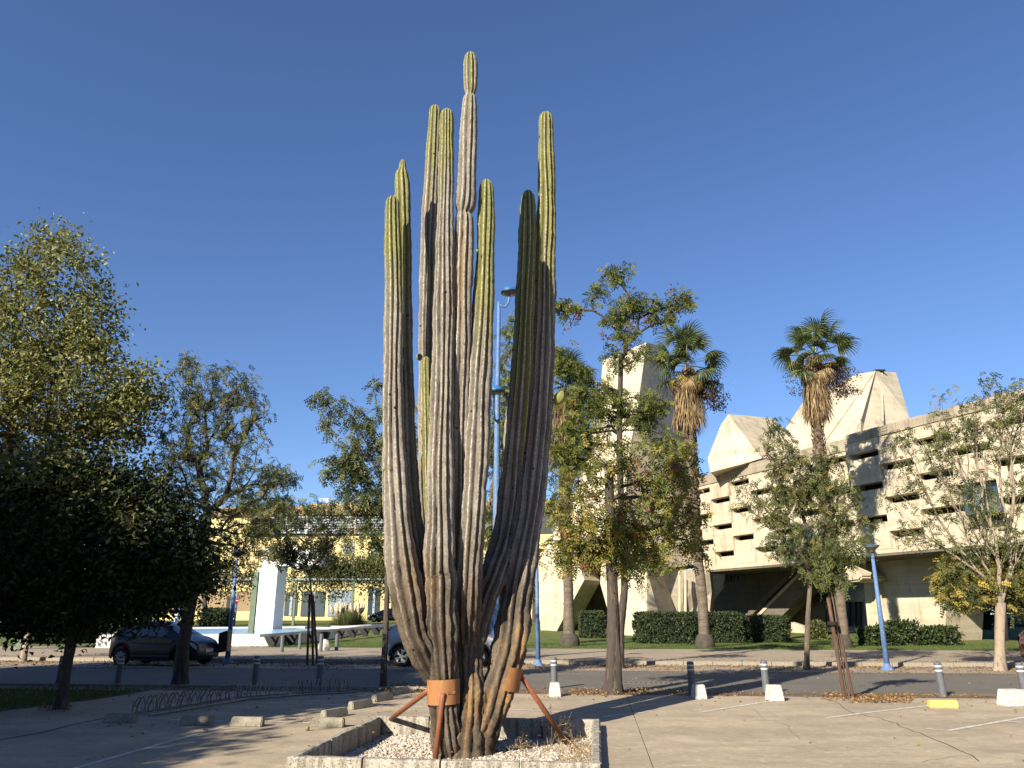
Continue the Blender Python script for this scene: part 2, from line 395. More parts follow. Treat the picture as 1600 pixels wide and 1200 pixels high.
mat('bollard', (.13, .14, .155), (.10, .108, .12), 8, (.20, .20, .20), 40, rough=.6, bmp=.1)
mat('bollard_band', (.66, .66, .64), (.5, .5, .48), 10, rough=.5, bmp=0)
mat('steel', (.30, .29, .28), (.22, .20, .18), 6, rough=.4, metal=.7, bmp=0)
mat('blue_paint', (.105, .20, .38), (.08, .15, .30), 3, (.27, .32, .40), 16, rough=.6, bmp=.1, lo=.4, hi=.7)
mat('blue_cap', (.045, .17, .40), (.03, .12, .30), 4, rough=.35, bmp=0)
mat('lamp_glass', (.20, .175, .12), (.15, .13, .09), 5, rough=.3, bmp=0)
mat('bark', (.17, .13, .095), (.09, .068, .05), 3, (.24, .19, .14), 16, rough=.95, bmp=1, bs=22, bd=.03, stretch=(1, 1, .25))
mat('bark_dark', (.085, .068, .055), (.045, .036, .03), 3, (.13, .105, .08), 14, rough=.95, bmp=1, bs=20, bd=.04, stretch=(1, 1, .22))
mat('bark_pale', (.34, .27, .20), (.25, .20, .15), 4, (.16, .12, .09), 14, rough=.9, bmp=.6, bs=26, bd=.015, stretch=(1, 1, .3))
mat('palm_bark', (.19, .15, .11), (.085, .066, .05), 3, (.27, .22, .165), 12, rough=.95, bmp=1, bs=14, bd=.03, stretch=(.5, .5, 2))
mat('palm_root', (.10, .085, .07), (.06, .05, .04), 4, rough=.95, bmp=1, bs=30, bd=.03)
mat('stake_wood', (.11, .062, .038), (.075, .042, .026), 3, (.17, .10, .065), 12, bmp=.5, bs=20, stretch=(1, 1, .15))
mat('concrete', (.60, .515, .385), (.50, .425, .315), .35, (.42, .35, .26), 3.2, rough=.9, bmp=.25, bs=25, bd=.01, lo=.38, hi=.66)
def weathered(name, c1, c2, c3, c4):
    m, nt, b = base(name, .9, .25); c1, c2, c3, c4 = K_(c1, .9), K_(c2, .88), K_(c3, .8), K_(c4)
    f = ramp(nt, noise(nt, .35, 5, .6), [(.38, 0), (.64, 1)]); c = mix(nt, f, c1, c2)
    f = ramp(nt, noise(nt, 1.6, 7, .72, stretch=(1, 1, .14)), [(.50, 0), (.68, 1)]); c = mix(nt, f, c, c3)
    f = ramp(nt, noise(nt, .8, 8, .75, dist=.6), [(.56, 0), (.70, 1)]); c = mix(nt, f, c, c4)
    f = ramp(nt, noise(nt, 3.4, 3, .5, stretch=(.06, .06, 1)), [(.44, .90), (.56, 1.03)]); c = mix(nt, 1, c, f, 'MULTIPLY')
    f = ramp(nt, noise(nt, 5, 6, .7, stretch=(1, 1, .08)), [(.58, 1), (.72, .66)]); c = mix(nt, 1, c, f, 'MULTIPLY')
    f = ramp(nt, noise(nt, 26, 3, .6), [(.35, .9), (.65, 1.06)]); c = mix(nt, 1, c, f, 'MULTIPLY')
    nt.links.new(c, b.inputs['Base Color']); bump(nt, noise(nt, 18, 6, .65), .3, .02, b)
weathered('concrete', (.545, .475, .35), (.50, .43, .315), (.37, .315, .23), (.46, .365, .24))
weathered('concrete_weather', (.38, .325, .24), (.32, .27, .20), (.22, .185, .14), (.30, .25, .185))
weathered('concrete_leg', (.54, .475, .35), (.49, .42, .30), (.40, .33, .225), (.46, .33, .17))
weathered('concrete_shaded', (.17, .145, .115), (.14, .12, .095), (.09, .075, .06), (.11, .095, .07))  # same concrete darkened, shade below the overhang and arch put into its colour
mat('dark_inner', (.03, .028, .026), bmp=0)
mat('frame_dark', (.025, .025, .027), rough=.5, bmp=0)
mat('yellow_wall', (.68, .56, .27), (.62, .50, .235), .2, (.56, .45, .22), 2, bmp=.1)
mat('tan_wall', (.32, .235, .13), (.28, .20, .11), .3, bmp=.1)
mat('grey_metal', (.34, .37, .41), (.27, .30, .34), 1, rough=.5, bmp=0)
mat('dark_louvre', (.055, .06, .07), (.04, .045, .05), 1, rough=.5, bmp=0)
mat('white_render', (.80, .79, .76), (.72, .70, .66), .7, bmp=.1)
mat('white_cloth', (.82, .82, .82), (.72, .72, .74), 2, bmp=0)
mat('pool_paint', (.26, .50, .72), (.20, .43, .66), 1, bmp=0, rough=.3)
mat('green_post', (.17, .22, .15), (.12, .16, .11), 3, bmp=.1)
mat('rubber', (.018, .018, .018), rough=.8, bmp=0)
mat('plastic_black', (.03, .03, .032), (.022, .022, .024), 5, rough=.45, bmp=0)
mat('alloy', (.55, .55, .55), (.48, .48, .48), 5, rough=.35, metal=.2, bmp=0)
mat('hubcap', (.36, .37, .39), (.30, .31, .33), 5, rough=.4, metal=.1, bmp=0)
mat('car_navy', (.010, .013, .024), (.008, .011, .02), 3, rough=.3, bmp=0, spec=.3, coat=.08)
mat('car_silver', (.48, .49, .50), (.46, .47, .48), 3, rough=.35, bmp=0, spec=.5, metal=.15, coat=.5)
mat('car_black', (.012, .012, .014), rough=.2, bmp=0, spec=.5, coat=.8)
mat('car_red', (.50, .015, .022), (.46, .013, .02), 3, rough=.2, bmp=0, spec=.5, coat=1)
mat('tail_red', (.55, .012, .012), rough=.15, bmp=0, coat=1)
mat('plate', (.70, .70, .66), bmp=0)
mat('head_clear', (.50, .52, .55), rough=.1, bmp=0, coat=1)
mat('car_glass', (.02, .024, .028), rough=.04, bmp=0, spec=.8)
mat('pane', (.05, .07, .085), rough=.06, bmp=0, spec=.9)
mat('pane_pale', (.24, .30, .34), rough=.2, bmp=0, spec=.8)
mat('fruit', (.27, .29, .08), (.20, .19, .055), 6, (.22, .17, .07), 20, bmp=.2)
mat('straw', (.42, .30, .13), (.30, .20, .085), 8, bmp=0)
mat('plume', (.62, .50, .36), (.5, .40, .28), 8, bmp=0)
mat('fence_pale', (.55, .56, .58), (.45, .46, .47), 3, bmp=0)
leafmat('leaf_dark', [(0, (.012, .020, .007)), (.6, (.024, .038, .010)), (.92, (.04, .058, .015)), (1, (.14, .14, .03))], .12, .8)
leafmat('leaf_lime', [(0, (.085, .105, .03)), (.45, (.21, .225, .075)), (.8, (.33, .33, .125)), (1, (.42, .41, .18))], .35)
leafmat('leaf_acacia', [(0, (.04, .06, .02)), (.5, (.095, .125, .035)), (.82, (.17, .18, .05)), (1, (.26, .20, .08))], .34)
leafmat('leaf_autumn', [(0, (.05, .075, .018)), (.30, (.12, .155, .03)), (.58, (.23, .25, .05)), (.86, (.38, .33, .08)), (.985, (.46, .35, .09)), (1, (.24, .12, .05))], .42)
leafmat('leaf_pods', [(0, (.11, .035, .025)), (1, (.21, .085, .05))], .2)
leafmat('leaf_young', [(0, (.05, .07, .022)), (.5, (.11, .135, .04)), (.85, (.19, .205, .06)), (1, (.32, .26, .10))], .36)
leafmat('leaf_yellowing', [(0, (.06, .085, .025)), (.5, (.13, .15, .045)), (.8, (.28, .24, .07)), (1, (.55, .40, .07))], .35)
leafmat('leaf_hedge', [(0, (.014, .026, .009)), (.6, (.032, .052, .014)), (1, (.075, .10, .026))], .1)
leafmat('leaf_ivy', [(0, (.05, .065, .02)), (.6, (.11, .13, .04)), (1, (.2, .18, .07))], .25)
leafmat('palm_green', [(0, (.045, .07, .03)), (.6, (.10, .135, .05)), (1, (.19, .21, .08))], .3, .45)
leafmat('palm_straw', [(0, (.09, .06, .035)), (.5, (.29, .20, .10)), (1, (.48, .35, .18))], .2, .8)
leafmat('palm_yellow', [(0, (.20, .18, .05)), (.5, (.38, .30, .08)), (1, (.55, .42, .14))], .3, .6)
leafmat('palm_fruit', [(0, (.035, .022, .018)), (1, (.09, .055, .04))], .05)
leafmat('litter', [(0, (.10, .055, .03)), (.5, (.26, .14, .065)), (.9, (.40, .25, .12)), (1, (.5, .40, .10))], .1, .9)
leafmat('blade', [(0, (.045, .085, .015)), (.6, (.085, .14, .025)), (1, (.17, .18, .05))], .3)
leafmat('pampas', [(0, (.10, .13, .045)), (1, (.26, .26, .11))], .3)
leafmat('rosette', [(0, (.02, .03, .015)), (1, (.06, .08, .03))], .1)
def cactus_mat():
    m, nt, b = base('cactus_skin', .78, .25)
    gr, rib, wood = attr(nt, 'green'), attr(nt, 'rib'), attr(nt, 'wood')
    n1 = noise(nt, 3.2, 7, .7, stretch=(1, 1, .35)); n2 = noise(nt, 34, 5, .65, stretch=(1, 1, .6)); n3 = noise(nt, 1.3, 4, .6, stretch=(1.6, 1.6, .22))
    green = mix(nt, ramp(nt, n1, [(.3, 0), (.7, 1)]), (.11, .118, .034), (.205, .19, .055))
    grey = mix(nt, ramp(nt, n1, [(.35, 0), (.65, 1)]), (.25, .222, .18), (.125, .105, .083))
    grey = mix(nt, ramp(nt, n3, [(.55, 0), (.66, .55)]), grey, (.22, .145, .07))
    def add(a, b_, w=1.0, off=0.0):
        q = nd(nt, 'ShaderNodeMath', operation='MULTIPLY_ADD'); nt.links.new(b_, q.inputs[0]); q.inputs[1].default_value = w
        nt.links.new(a, q.inputs[2]); r = nd(nt, 'ShaderNodeMath', operation='ADD'); nt.links.new(q.outputs[0], r.inputs[0]); r.inputs[1].default_value = off; return r.outputs[0]
    gm = ramp(nt, add(add(gr, n1, .9, -.45), n3, .9, -.45), [(.30, 0), (.72, 1)]); c = mix(nt, gm, grey, green)
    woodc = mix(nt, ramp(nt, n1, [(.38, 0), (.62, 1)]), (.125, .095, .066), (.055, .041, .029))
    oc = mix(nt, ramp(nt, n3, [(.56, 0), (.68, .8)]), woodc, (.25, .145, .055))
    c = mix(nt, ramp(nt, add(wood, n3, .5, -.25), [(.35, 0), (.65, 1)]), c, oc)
    # the pale spine line on each rib's crest, broken up into areoles
    ln = ramp(nt, rib, [(.93, 0), (.985, 1)]); br = ramp(nt, noise(nt, 26, 3, .6), [(.40, .15), (.58, .9)]); lm = mix(nt, 1, ln, br, 'MULTIPLY')
    iw = nd(nt, 'ShaderNodeMath', operation='MULTIPLY_ADD'); nt.links.new(wood, iw.inputs[0]); iw.inputs[1].default_value = -.75; iw.inputs[2].default_value = .85
    lm2 = mix(nt, 1, lm, iw.outputs[0], 'MULTIPLY'); c = mix(nt, lm2, c, (.50, .46, .37))
    gv = ramp(nt, rib, [(.0, .45), (.4, 1)]); c = mix(nt, 1, c, gv, 'MULTIPLY')      # darker down in the furrows
    fk = ramp(nt, n2, [(.32, .62), (.5, 1), (.68, 1.18)]); c = mix(nt, 1, c, fk, 'MULTIPLY')
    v = nd(nt, 'ShaderNodeTexVoronoi'); v.inputs['Scale'].default_value = 3.1; tc = nd(nt, 'ShaderNodeTexCoord'); nt.links.new(tc.outputs['Object'], v.inputs['Vector'])
    hole = ramp(nt, v.outputs['Distance'], [(.05, .12), (.085, 1)]); c = mix(nt, 1, c, hole, 'MULTIPLY')
    nt.links.new(c, b.inputs['Base Color'])
    n4 = noise(nt, 16, 5, .7, stretch=(1, 1, 4.5)); c = mix(nt, 1, c, ramp(nt, n4, [(.34, .68), (.46, 1), (.7, 1.10)]), 'MULTIPLY'); nt.links.new(c, b.inputs['Base Color'])
    h = mix(nt, 1, mix(nt, .5, n2, n4), hole, 'MULTIPLY'); bump(nt, h, .9, .018, b)
cactus_mat()

# ---------------------------------------------------------------- ground
KZ = .12
PL = [toST(G(437, 1187, .12)), toST(G(939, 1188, .12)), toST(G(584, 1120, .12)), toST(G(937, 1121, .12))]
s0 = (PL[0][0]+PL[2][0])/2; s1 = (PL[1][0]+PL[3][0])/2; t0 = (PL[0][1]+PL[1][1])/2; t1 = (PL[2][1]+PL[3][1])/2
TE = 18.35                                       # end of the lot slabs
sheet('ground', [(-2500, -600), (2500, -600), (2500, 3500), (-2500, 3500)], -.4, 'farground', kind='structure')
strip('lot_subbase', -60, 60, -40, TE, -.30, 'soil', kind='structure')
lot = bpy.data.objects.new('car_park', None); C.objects.link(lot); lot['kind'] = 'structure'
sj = s1+.60
for (a, b, c, d) in ((-60, s0-5.4, -40, TE), (s0-5.4, s0, -40, TE), (s0, s1, -40, t0), (s0, s1, t1, TE), (s1, sj-.006, -40, TE),
                     (sj+.006, sj+6.2, -40, t0+.66), (sj+.006, sj+6.2, t0+.674, TE), (sj+6.2, 60, -40, t0+.66), (sj+6.2, 60, t0+.674, TE)):
    MB().prism([ST(a, c, -.14), ST(b, c, -.14), ST(b, d, -.14), ST(a, d, -.14)], (0, 0, .14)).build('slab', 'lot', lot)
strip('verge', -60, 60, TE, 19.35, -.004, 'soil', kind='structure')
strip('road', -90, 90, 19.35, 26.0, -.008, 'asphalt', kind='structure')
strip('far_verge', -90, 90, 26.0, 29.2, -.004, 'sidewalk', kind='structure')
strip('sidewalk', -90, 90, 29.12, 39.2, KZ, 'sidewalk', kind='structure')
ln = MB()
for i in range(-30, 30):
    for j in range(9):
        pass
g_ = [(s, t) for s in np.linspace(-130, 130, 27) for t in (39.2, 46, 60, 90, 150)]
def hz(t): return KZ+.004+max(0, min(1, (t-46)/50))*.85
lm = MB(); lm.add([ST(s, t, hz(t)) for s, t in g_], [(i*5+j, (i+1)*5+j, (i+1)*5+j+1, i*5+j+1) for i in range(26) for j in range(4)])
lm.build('lawn', 'lawn', kind='structure')
kb = bpy.data.objects.new('kerb', None); C.objects.link(kb); kb['kind'] = 'structure'
km = None
for i in range(-24, 24):
    o = None
    if km is None:
        m_ = MB(); m_.box((0, 0, 0), (.985, .15, .17)); o = m_.build('kerb_stone', 'kerb', kb, bevel=.012); km = o.data
    else: o = link('kerb_stone', km, kb)
    o.location = ST(i+.5, 29.14, KZ-.075+random.uniform(-.006, .006)); o.rotation_euler = (0, 0, -A6)
# the low kerb on the near side, left by the grass
nk = bpy.data.objects.new('near_kerb', None); C.objects.link(nk); nk['kind'] = 'structure'
for i in range(-22, -4):
    o = link('kerb_stone', km, nk); o.location = ST(i+.5, 19.2, -.03); o.rotation_euler = (0, 0, -A6)
# grass patch at left
gp_ = [G(-200, 1080), G(0, 1077), (lambda p: p)(G(235, 1079)), G(150, 1093), G(60, 1104), G(0, 1112), G(-250, 1130)]
sheet('grass_patch', [(p.x, p.y) for p in gp_], .008, 'lawn', kind='structure')
def line(name, pts, w, m, z=.005, **kw):
    pts = [G(u, v) for u, v in pts]; L = []; Rr = []
    for i, p in enumerate(pts):
        t = (pts[min(i+1, len(pts)-1)]-pts[max(i-1, 0)]).normalized(); n = Vector((-t.y, t.x, 0))*w/2
        L.append(p+n); Rr.append(p-n)
    mb = MB(); mb.add([(p.x, p.y, z) for p in L]+[(p.x, p.y, z) for p in Rr], [(i, i+len(pts), i+1+len(pts), i+1) for i in range(len(pts)-1)])
    return mb.build(name, m, kind='structure')
for q in ([(100, 1206), (233, 1168), (352, 1135)], [(213, 1122), (280, 1125), (345, 1127.5)], [(408, 1127), (484, 1130)], [(380, 1097), (520, 1101), (672, 1105)],
          [(738, 1106), (910, 1114)], [(1290, 1122), (1370, 1112), (1449, 1103)], [(1447, 1139), (1482, 1142), (1545, 1131), (1640, 1114)], [(1575, 1128), (1630, 1131)],
          [(942, 1120), (1010, 1113)], [(1095, 1113), (1190, 1098), (1210, 1096)]):
    line('bay_line', q, .085, 'paint_white')
line('kerb_paint', [(1380, 1084.5), (1470, 1085.5), (1640, 1087)], .10, 'paint_yellow', z=.001)
cr = [(1298, 1095), (1330, 1112), (1352, 1119), (1372, 1121), (1394, 1128), (1410, 1136), (1440, 1146), (1468, 1158), (1500, 1172), (1548, 1200)]
cr = [(u+random.uniform(-3, 3), v+random.uniform(-1.2, 1.2)) for i, (a, b) in enumerate(zip(cr[:-1], cr[1:])) for f in (0, .33, .66) for u, v in ((a[0]+(b[0]-a[0])*f, a[1]+(b[1]-a[1])*f),)]
line('pavement_crack', cr, .016, 'crack', z=.004)
for cc_ in ([(1010, 1150), (1040, 1146), (1090, 1150), (1150, 1147)], [(1180, 1110), (1200, 1125), (1230, 1133), (1242, 1150), (1290, 1166)], [(560, 1148), (600, 1140), (640, 1132)], [(250, 1185), (330, 1176), (380, 1182), (440, 1174)], [(1440, 1190), (1500, 1180), (1590, 1184)]):
    line('pavement_crack', [(u+random.uniform(-4, 4), v+random.uniform(-1.5, 1.5)) for i, (a, b) in enumerate(zip(cc_[:-1], cc_[1:])) for f in (0, .25, .5, .75) for u, v in ((a[0]+(b[0]-a[0])*f, a[1]+(b[1]-a[1])*f),)], .006, 'crack', z=.004)
cr = [(0, 1156), (60, 1146), (120, 1131), (165, 1122), (200, 1115), (240, 1108)]
line('pavement_crack', cr, .05, 'crack', z=.004)

# ---------------------------------------------------------------- planter
pr = thing('planter', 'low square planter of stained concrete kerb stones round the giant cactus, filled with gravel', 'planter', ST((s0+s1)/2, (t0+t1)/2))
W_ = .115
def kstone(a, b, side):
    ds = Vector(pr.location); mb = MB()
    pa, pb = ST(*a)-ds, ST(*b)-ds; d = (pb-pa); L = d.length; d.normalize(); n = Vector((-d.y, d.x, 0)); 
    hh = .12+random.uniform(-.006, .006); pa = pa+n*random.uniform(-.006, .006)
    k = 12
    vs = []; 
    for i in range(k+1):
        p = pa+d*(L*i/k); w = [random.uniform(-.005, .005) for _ in range(4)]
        vs += [p+n*(W_+w[0])+Vector((0, 0, -.28)), p+n*(-.0+w[1])+Vector((0, 0, -.28)), p+n*w[1]+Vector((0, 0, hh-.02)), p+n*.02+Vector((0, 0, hh+w[2])), p+n*(W_-.02)+Vector((0, 0, hh+w[3])), p+n*(W_+w[0])+Vector((0, 0, hh-.02))]
    fs = [(i*6+j, i*6+(j+1) % 6, (i+1)*6+(j+1) % 6, (i+1)*6+j) for i in range(k) for j in range(6)]+[(5, 4, 3, 2, 1, 0), tuple(k*6+j for j in range(6))]
    mb.add(vs, fs); mb.build('kerb_stone', 'planter_concrete', pr, smooth=False)
def side(a, b, n):
    for i in range(n):
        f0, f1 = i/n+.003, (i+1)/n-.003
        kstone((a[0]+(b[0]-a[0])*f0, a[1]+(b[1]-a[1])*f0), (a[0]+(b[0]-a[0])*f1, a[1]+(b[1]-a[1])*f1), 0)
side((s0, t0), (s1, t0), 4); side((s1, t0+W_+.003), (s1, t1-W_-.003), 3)
side((s1, t1), (s0, t1), 4); side((s0, t1-W_-.003), (s0, t0+W_+.003), 3)
# soil under the gravel and the gravel itself
GZ = -.16
def gzf(x, y): return GZ+.03*np.sin(x*2.1+1)*np.cos(y*1.7)
n = 24; ss = np.linspace(s0+W_, s1-W_, n); tt = np.linspace(t0+W_, t1-W_, n)
V = np.array([list(ST(a, b)) for a in ss for b in tt]); V[:, 2] = gzf(V[:, 0], V[:, 1])-.012
F = np.array([(i*n+j, (i+1)*n+j, (i+1)*n+j+1, i*n+j+1) for i in range(n-1) for j in range(n-1)])
link('planter_soil', npmesh('planter_soil', V, F, 'soil'), None, kind='structure')
def stones(name, cx, n, size, m, **kw):
    t = (1+5**.5)/2
    ico = unit(np.array([(-1, t, 0), (1, t, 0), (-1, -t, 0), (1, -t, 0), (0, -1, t), (0, 1, t), (0, -1, -t), (0, 1, -t), (t, 0, -1), (t, 0, 1), (-t, 0, -1), (-t, 0, 1)], float))
    fi = np.array([(0, 11, 5), (0, 5, 1), (0, 1, 7), (0, 7, 10), (0, 10, 11), (1, 5, 9), (5, 11, 4), (11, 10, 2), (10, 7, 6), (7, 1, 8), (3, 9, 4), (3, 4, 2), (3, 2, 6), (3, 6, 8), (3, 8, 9), (4, 9, 5), (2, 4, 11), (6, 2, 10), (8, 6, 7), (9, 8, 1)])
    q = rng.normal(0, 1, (n, 3, 3)); q, _ = np.linalg.qr(q); sc = rng.uniform(.55, 1.25, (n, 1, 3))*size*rng.uniform(.5, 1.3, (n, 1, 1))
    V = np.einsum('nvi,nij->nvj', (ico[None]*sc)*(1+rng.normal(0, .12, (n, 12, 1))), q)*np.array([1, 1, .7])+cx[:, None]
    F = fi[None]+(np.arange(n)*12)[:, None, None]
    return link(name, npmesh(name, V.reshape(-1, 3), F.reshape(-1, 3), m, np.repeat(rng.uniform(0, 1, n), 12)), None, kind='stuff', **kw)
gm, nt, b = base('gravel_stone', .9, .25)
c = ramp(nt, attr(nt, 'tint'), [(0, (.20, .15, .11)), (.25, (.36, .30, .23)), (.55, (.47, .42, .35)), (.85, (.58, .53, .46)), (1, (.30, .22, .16))])
nt.links.new(c, b.inputs['Base Color'])
n = 15000; q = np.array([list(ST(a, b)) for a, b in zip(rng.uniform(s0+W_, s1-W_, n), rng.uniform(t0+W_, t1-W_, n))]); q[:, 2] = gzf(q[:, 0], q[:, 1])+rng.uniform(-.006, .016, n)
stones('gravel', q, n, .021, 'gravel_stone')

# ---------------------------------------------------------------- the cactus
CY = 11.75
cb = G(722, 1183, GZ); cactus = thing('giant_cactus', 'towering many-armed ribbed column cactus in the square gravel planter', 'cactus', (cb.x, CY, GZ))
cO = np.array([cb.x, CY, GZ])
def catmull(A, m):
    A = np.asarray(A, float); n = len(A); t = np.linspace(0, n-1-1e-6, m); i = t.astype(int); f = (t-i)[:, None]
    g = lambda k: A[np.clip(k, 0, n-1)]
    p0, p1, p2, p3 = g(i-1), g(i), g(i+1), g(i+2)
    return .5*(2*p1+(p2-p0)*f+(2*p0-5*p1+4*p2-p3)*f*f+(3*p1-p0-3*p2+p3)*f**3)
def stem(path, ribs=11, gtop=300, depthk=.38, wood0=770, rough=1.0, tip=True, name='stem', flip=0, rw=1.0):
    """path: (u, v, halfwidth px, Y) from the tip down"""
    pts = []; 
    for u, v, hw, Y in path:
        p = P(u, v, Y); pts.append((p.x, p.y, p.z, hw*px(v, Y)*rw, v))
    pts = np.array(pts); L = np.concatenate([[0], np.cumsum(np.linalg.norm(np.diff(pts[:, :3], axis=0), axis=1))])
    m = int(L[-1]/.032)+6; raw = catmull(pts, 700); Lr = np.concatenate([[0], np.cumsum(np.linalg.norm(np.diff(raw[:, :3], axis=0), axis=1))])
    s = np.linspace(0, Lr[-1], m); 
    if tip: s = Lr[-1]*((np.linspace(0, 1, m)*.97+.03*np.linspace(0, 1, m)**.5)); s = np.concatenate([np.array([0, .004, .012, .025, .045, .07]), s[s > .09]]); m = len(s)
    Q = np.stack([np.interp(s, Lr, raw[:, k]) for k in range(5)], 1); r = Q[:, 3].copy(); v = Q[:, 4]
    if tip:
        rt = r[min(8, m-1)]*1.25; f = np.clip(s/rt, 0, 1); r = r*np.sqrt(np.clip(1-(1-f)**2, 0.0004, 1))
    n = ribs*8; th = np.arange(n)*2*PI/n; ph = rng.uniform(0, 6.28, 12)
    tw = .10*np.sin(s*.35+ph[0])+.035*np.sin(s*2.3+ph[1])
    a = th[None]+tw[:, None]*0
    wb = .10*rough*np.sin(3*a+s[:, None]*1.3+ph[2])+.07*rough*np.sin(2*a-s[:, None]*2.9+ph[3])
    phase = (a+tw[:, None]+wb*.5)*ribs/2
    rib = np.abs(np.cos(phase)); prof = rib**.75
    dk = depthk*(1-.35*np.clip((v-900)/250, 0, 1))[:, None]
    ringn = 1+.035*rough*np.sin(s*5.1+ph[4])+.025*rough*np.sin(s*11.7+ph[5])*np.clip(np.sin(s*.9+ph[9])+.3, 0, 1)+.018*rough*np.sin(s*27+ph[6])
    woodk = np.clip((v-wood0)/240, 0, 1)[:, None]
    rr = r[:, None]*ringn[:, None]*(1-dk+dk*prof)*1.07
    idx = np.floor((phase/PI)+.5); per = np.sin(idx*37.7+s[:, None]*(2.2+np.sin(idx*5.3)))*.015+np.sin(idx*11.3+s[:, None]*9.1)*.013
    rr = rr*(1+per*rough+rng.normal(0, .006, (m, n))+woodk*(.05*np.sin(s[:, None]*6+3*th[None]+ph[7])+.035*np.sin(s[:, None]*15-4*th[None]+ph[8])+rng.normal(0, .018, (m, n))))
    tn = np.gradient(Q[:, :3], axis=0); tn = -unit(tn); ex = np.array([1., 0, 0]); ax = unit(ex-tn*(tn@ex)[:, None]); ay = np.cross(tn, ax)
    V = Q[:, None, :3]+ax[:, None]*(np.cos(th)[None, :, None]*rr[..., None])+ay[:, None]*(np.sin(th)[None, :, None]*rr[..., None])
    i = np.arange(m-1)[:, None]*n; k = np.arange(n)[None]
    F = np.stack([i+(k+1) % n, i+k, i+n+k, i+n+(k+1) % n], 2).reshape(-1, 4)
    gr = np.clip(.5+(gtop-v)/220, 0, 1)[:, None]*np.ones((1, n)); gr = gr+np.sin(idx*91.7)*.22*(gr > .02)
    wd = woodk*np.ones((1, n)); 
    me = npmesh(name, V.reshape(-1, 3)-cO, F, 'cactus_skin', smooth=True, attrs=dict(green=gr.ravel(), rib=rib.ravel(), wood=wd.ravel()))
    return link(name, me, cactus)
Yf = 11.55
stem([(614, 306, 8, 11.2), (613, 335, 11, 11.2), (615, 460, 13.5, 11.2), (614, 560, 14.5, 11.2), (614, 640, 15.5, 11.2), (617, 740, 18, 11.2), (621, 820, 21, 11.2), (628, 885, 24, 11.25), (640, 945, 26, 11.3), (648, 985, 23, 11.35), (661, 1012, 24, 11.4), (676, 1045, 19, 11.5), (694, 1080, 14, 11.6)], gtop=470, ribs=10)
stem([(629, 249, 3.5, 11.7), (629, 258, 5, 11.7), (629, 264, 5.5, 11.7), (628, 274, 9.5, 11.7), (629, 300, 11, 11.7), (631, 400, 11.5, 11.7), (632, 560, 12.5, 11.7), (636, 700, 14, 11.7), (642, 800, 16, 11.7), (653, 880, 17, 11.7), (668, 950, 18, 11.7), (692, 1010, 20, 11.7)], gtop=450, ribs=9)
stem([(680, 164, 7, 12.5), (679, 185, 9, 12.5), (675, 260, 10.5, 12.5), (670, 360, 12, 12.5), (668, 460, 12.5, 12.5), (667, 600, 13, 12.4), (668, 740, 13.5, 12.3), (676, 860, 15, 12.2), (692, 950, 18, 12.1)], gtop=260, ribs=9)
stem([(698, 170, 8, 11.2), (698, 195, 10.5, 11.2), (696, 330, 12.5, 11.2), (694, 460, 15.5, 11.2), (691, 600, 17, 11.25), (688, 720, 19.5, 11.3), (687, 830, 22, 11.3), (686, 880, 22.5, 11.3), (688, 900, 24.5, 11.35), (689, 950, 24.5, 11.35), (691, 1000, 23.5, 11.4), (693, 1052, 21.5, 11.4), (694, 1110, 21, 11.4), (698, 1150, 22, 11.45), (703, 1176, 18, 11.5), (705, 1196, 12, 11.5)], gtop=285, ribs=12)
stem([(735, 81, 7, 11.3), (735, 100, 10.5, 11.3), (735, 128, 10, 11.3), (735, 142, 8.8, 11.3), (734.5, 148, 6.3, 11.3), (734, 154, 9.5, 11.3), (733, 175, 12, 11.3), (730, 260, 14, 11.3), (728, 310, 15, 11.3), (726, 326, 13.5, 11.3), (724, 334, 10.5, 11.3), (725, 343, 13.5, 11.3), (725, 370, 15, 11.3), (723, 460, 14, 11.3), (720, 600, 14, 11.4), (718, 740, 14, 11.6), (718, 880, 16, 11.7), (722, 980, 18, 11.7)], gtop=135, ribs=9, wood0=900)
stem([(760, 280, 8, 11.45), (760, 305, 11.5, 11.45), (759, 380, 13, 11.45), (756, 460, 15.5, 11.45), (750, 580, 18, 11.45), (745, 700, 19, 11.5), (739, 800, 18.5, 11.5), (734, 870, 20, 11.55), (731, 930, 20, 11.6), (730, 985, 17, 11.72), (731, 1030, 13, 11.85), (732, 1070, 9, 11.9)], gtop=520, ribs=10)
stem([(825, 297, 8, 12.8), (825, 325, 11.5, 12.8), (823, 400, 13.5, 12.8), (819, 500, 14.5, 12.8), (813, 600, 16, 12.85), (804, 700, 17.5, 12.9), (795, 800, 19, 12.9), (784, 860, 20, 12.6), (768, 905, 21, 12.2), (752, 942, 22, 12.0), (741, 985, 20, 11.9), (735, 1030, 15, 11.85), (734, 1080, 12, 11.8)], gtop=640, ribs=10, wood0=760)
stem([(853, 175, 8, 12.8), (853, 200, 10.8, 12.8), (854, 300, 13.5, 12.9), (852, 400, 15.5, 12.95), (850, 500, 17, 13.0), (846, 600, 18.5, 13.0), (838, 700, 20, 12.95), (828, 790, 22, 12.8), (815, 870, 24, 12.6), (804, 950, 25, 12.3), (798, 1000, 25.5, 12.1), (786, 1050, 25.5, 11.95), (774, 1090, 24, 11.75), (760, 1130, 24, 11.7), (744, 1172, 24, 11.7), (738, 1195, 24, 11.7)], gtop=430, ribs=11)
stem([(666, 557, 5, 11.35), (666, 575, 6.5, 11.35), (667, 680, 7, 11.35), (669, 780, 7, 11.35), (674, 840, 6, 11.35)], gtop=900, ribs=7)
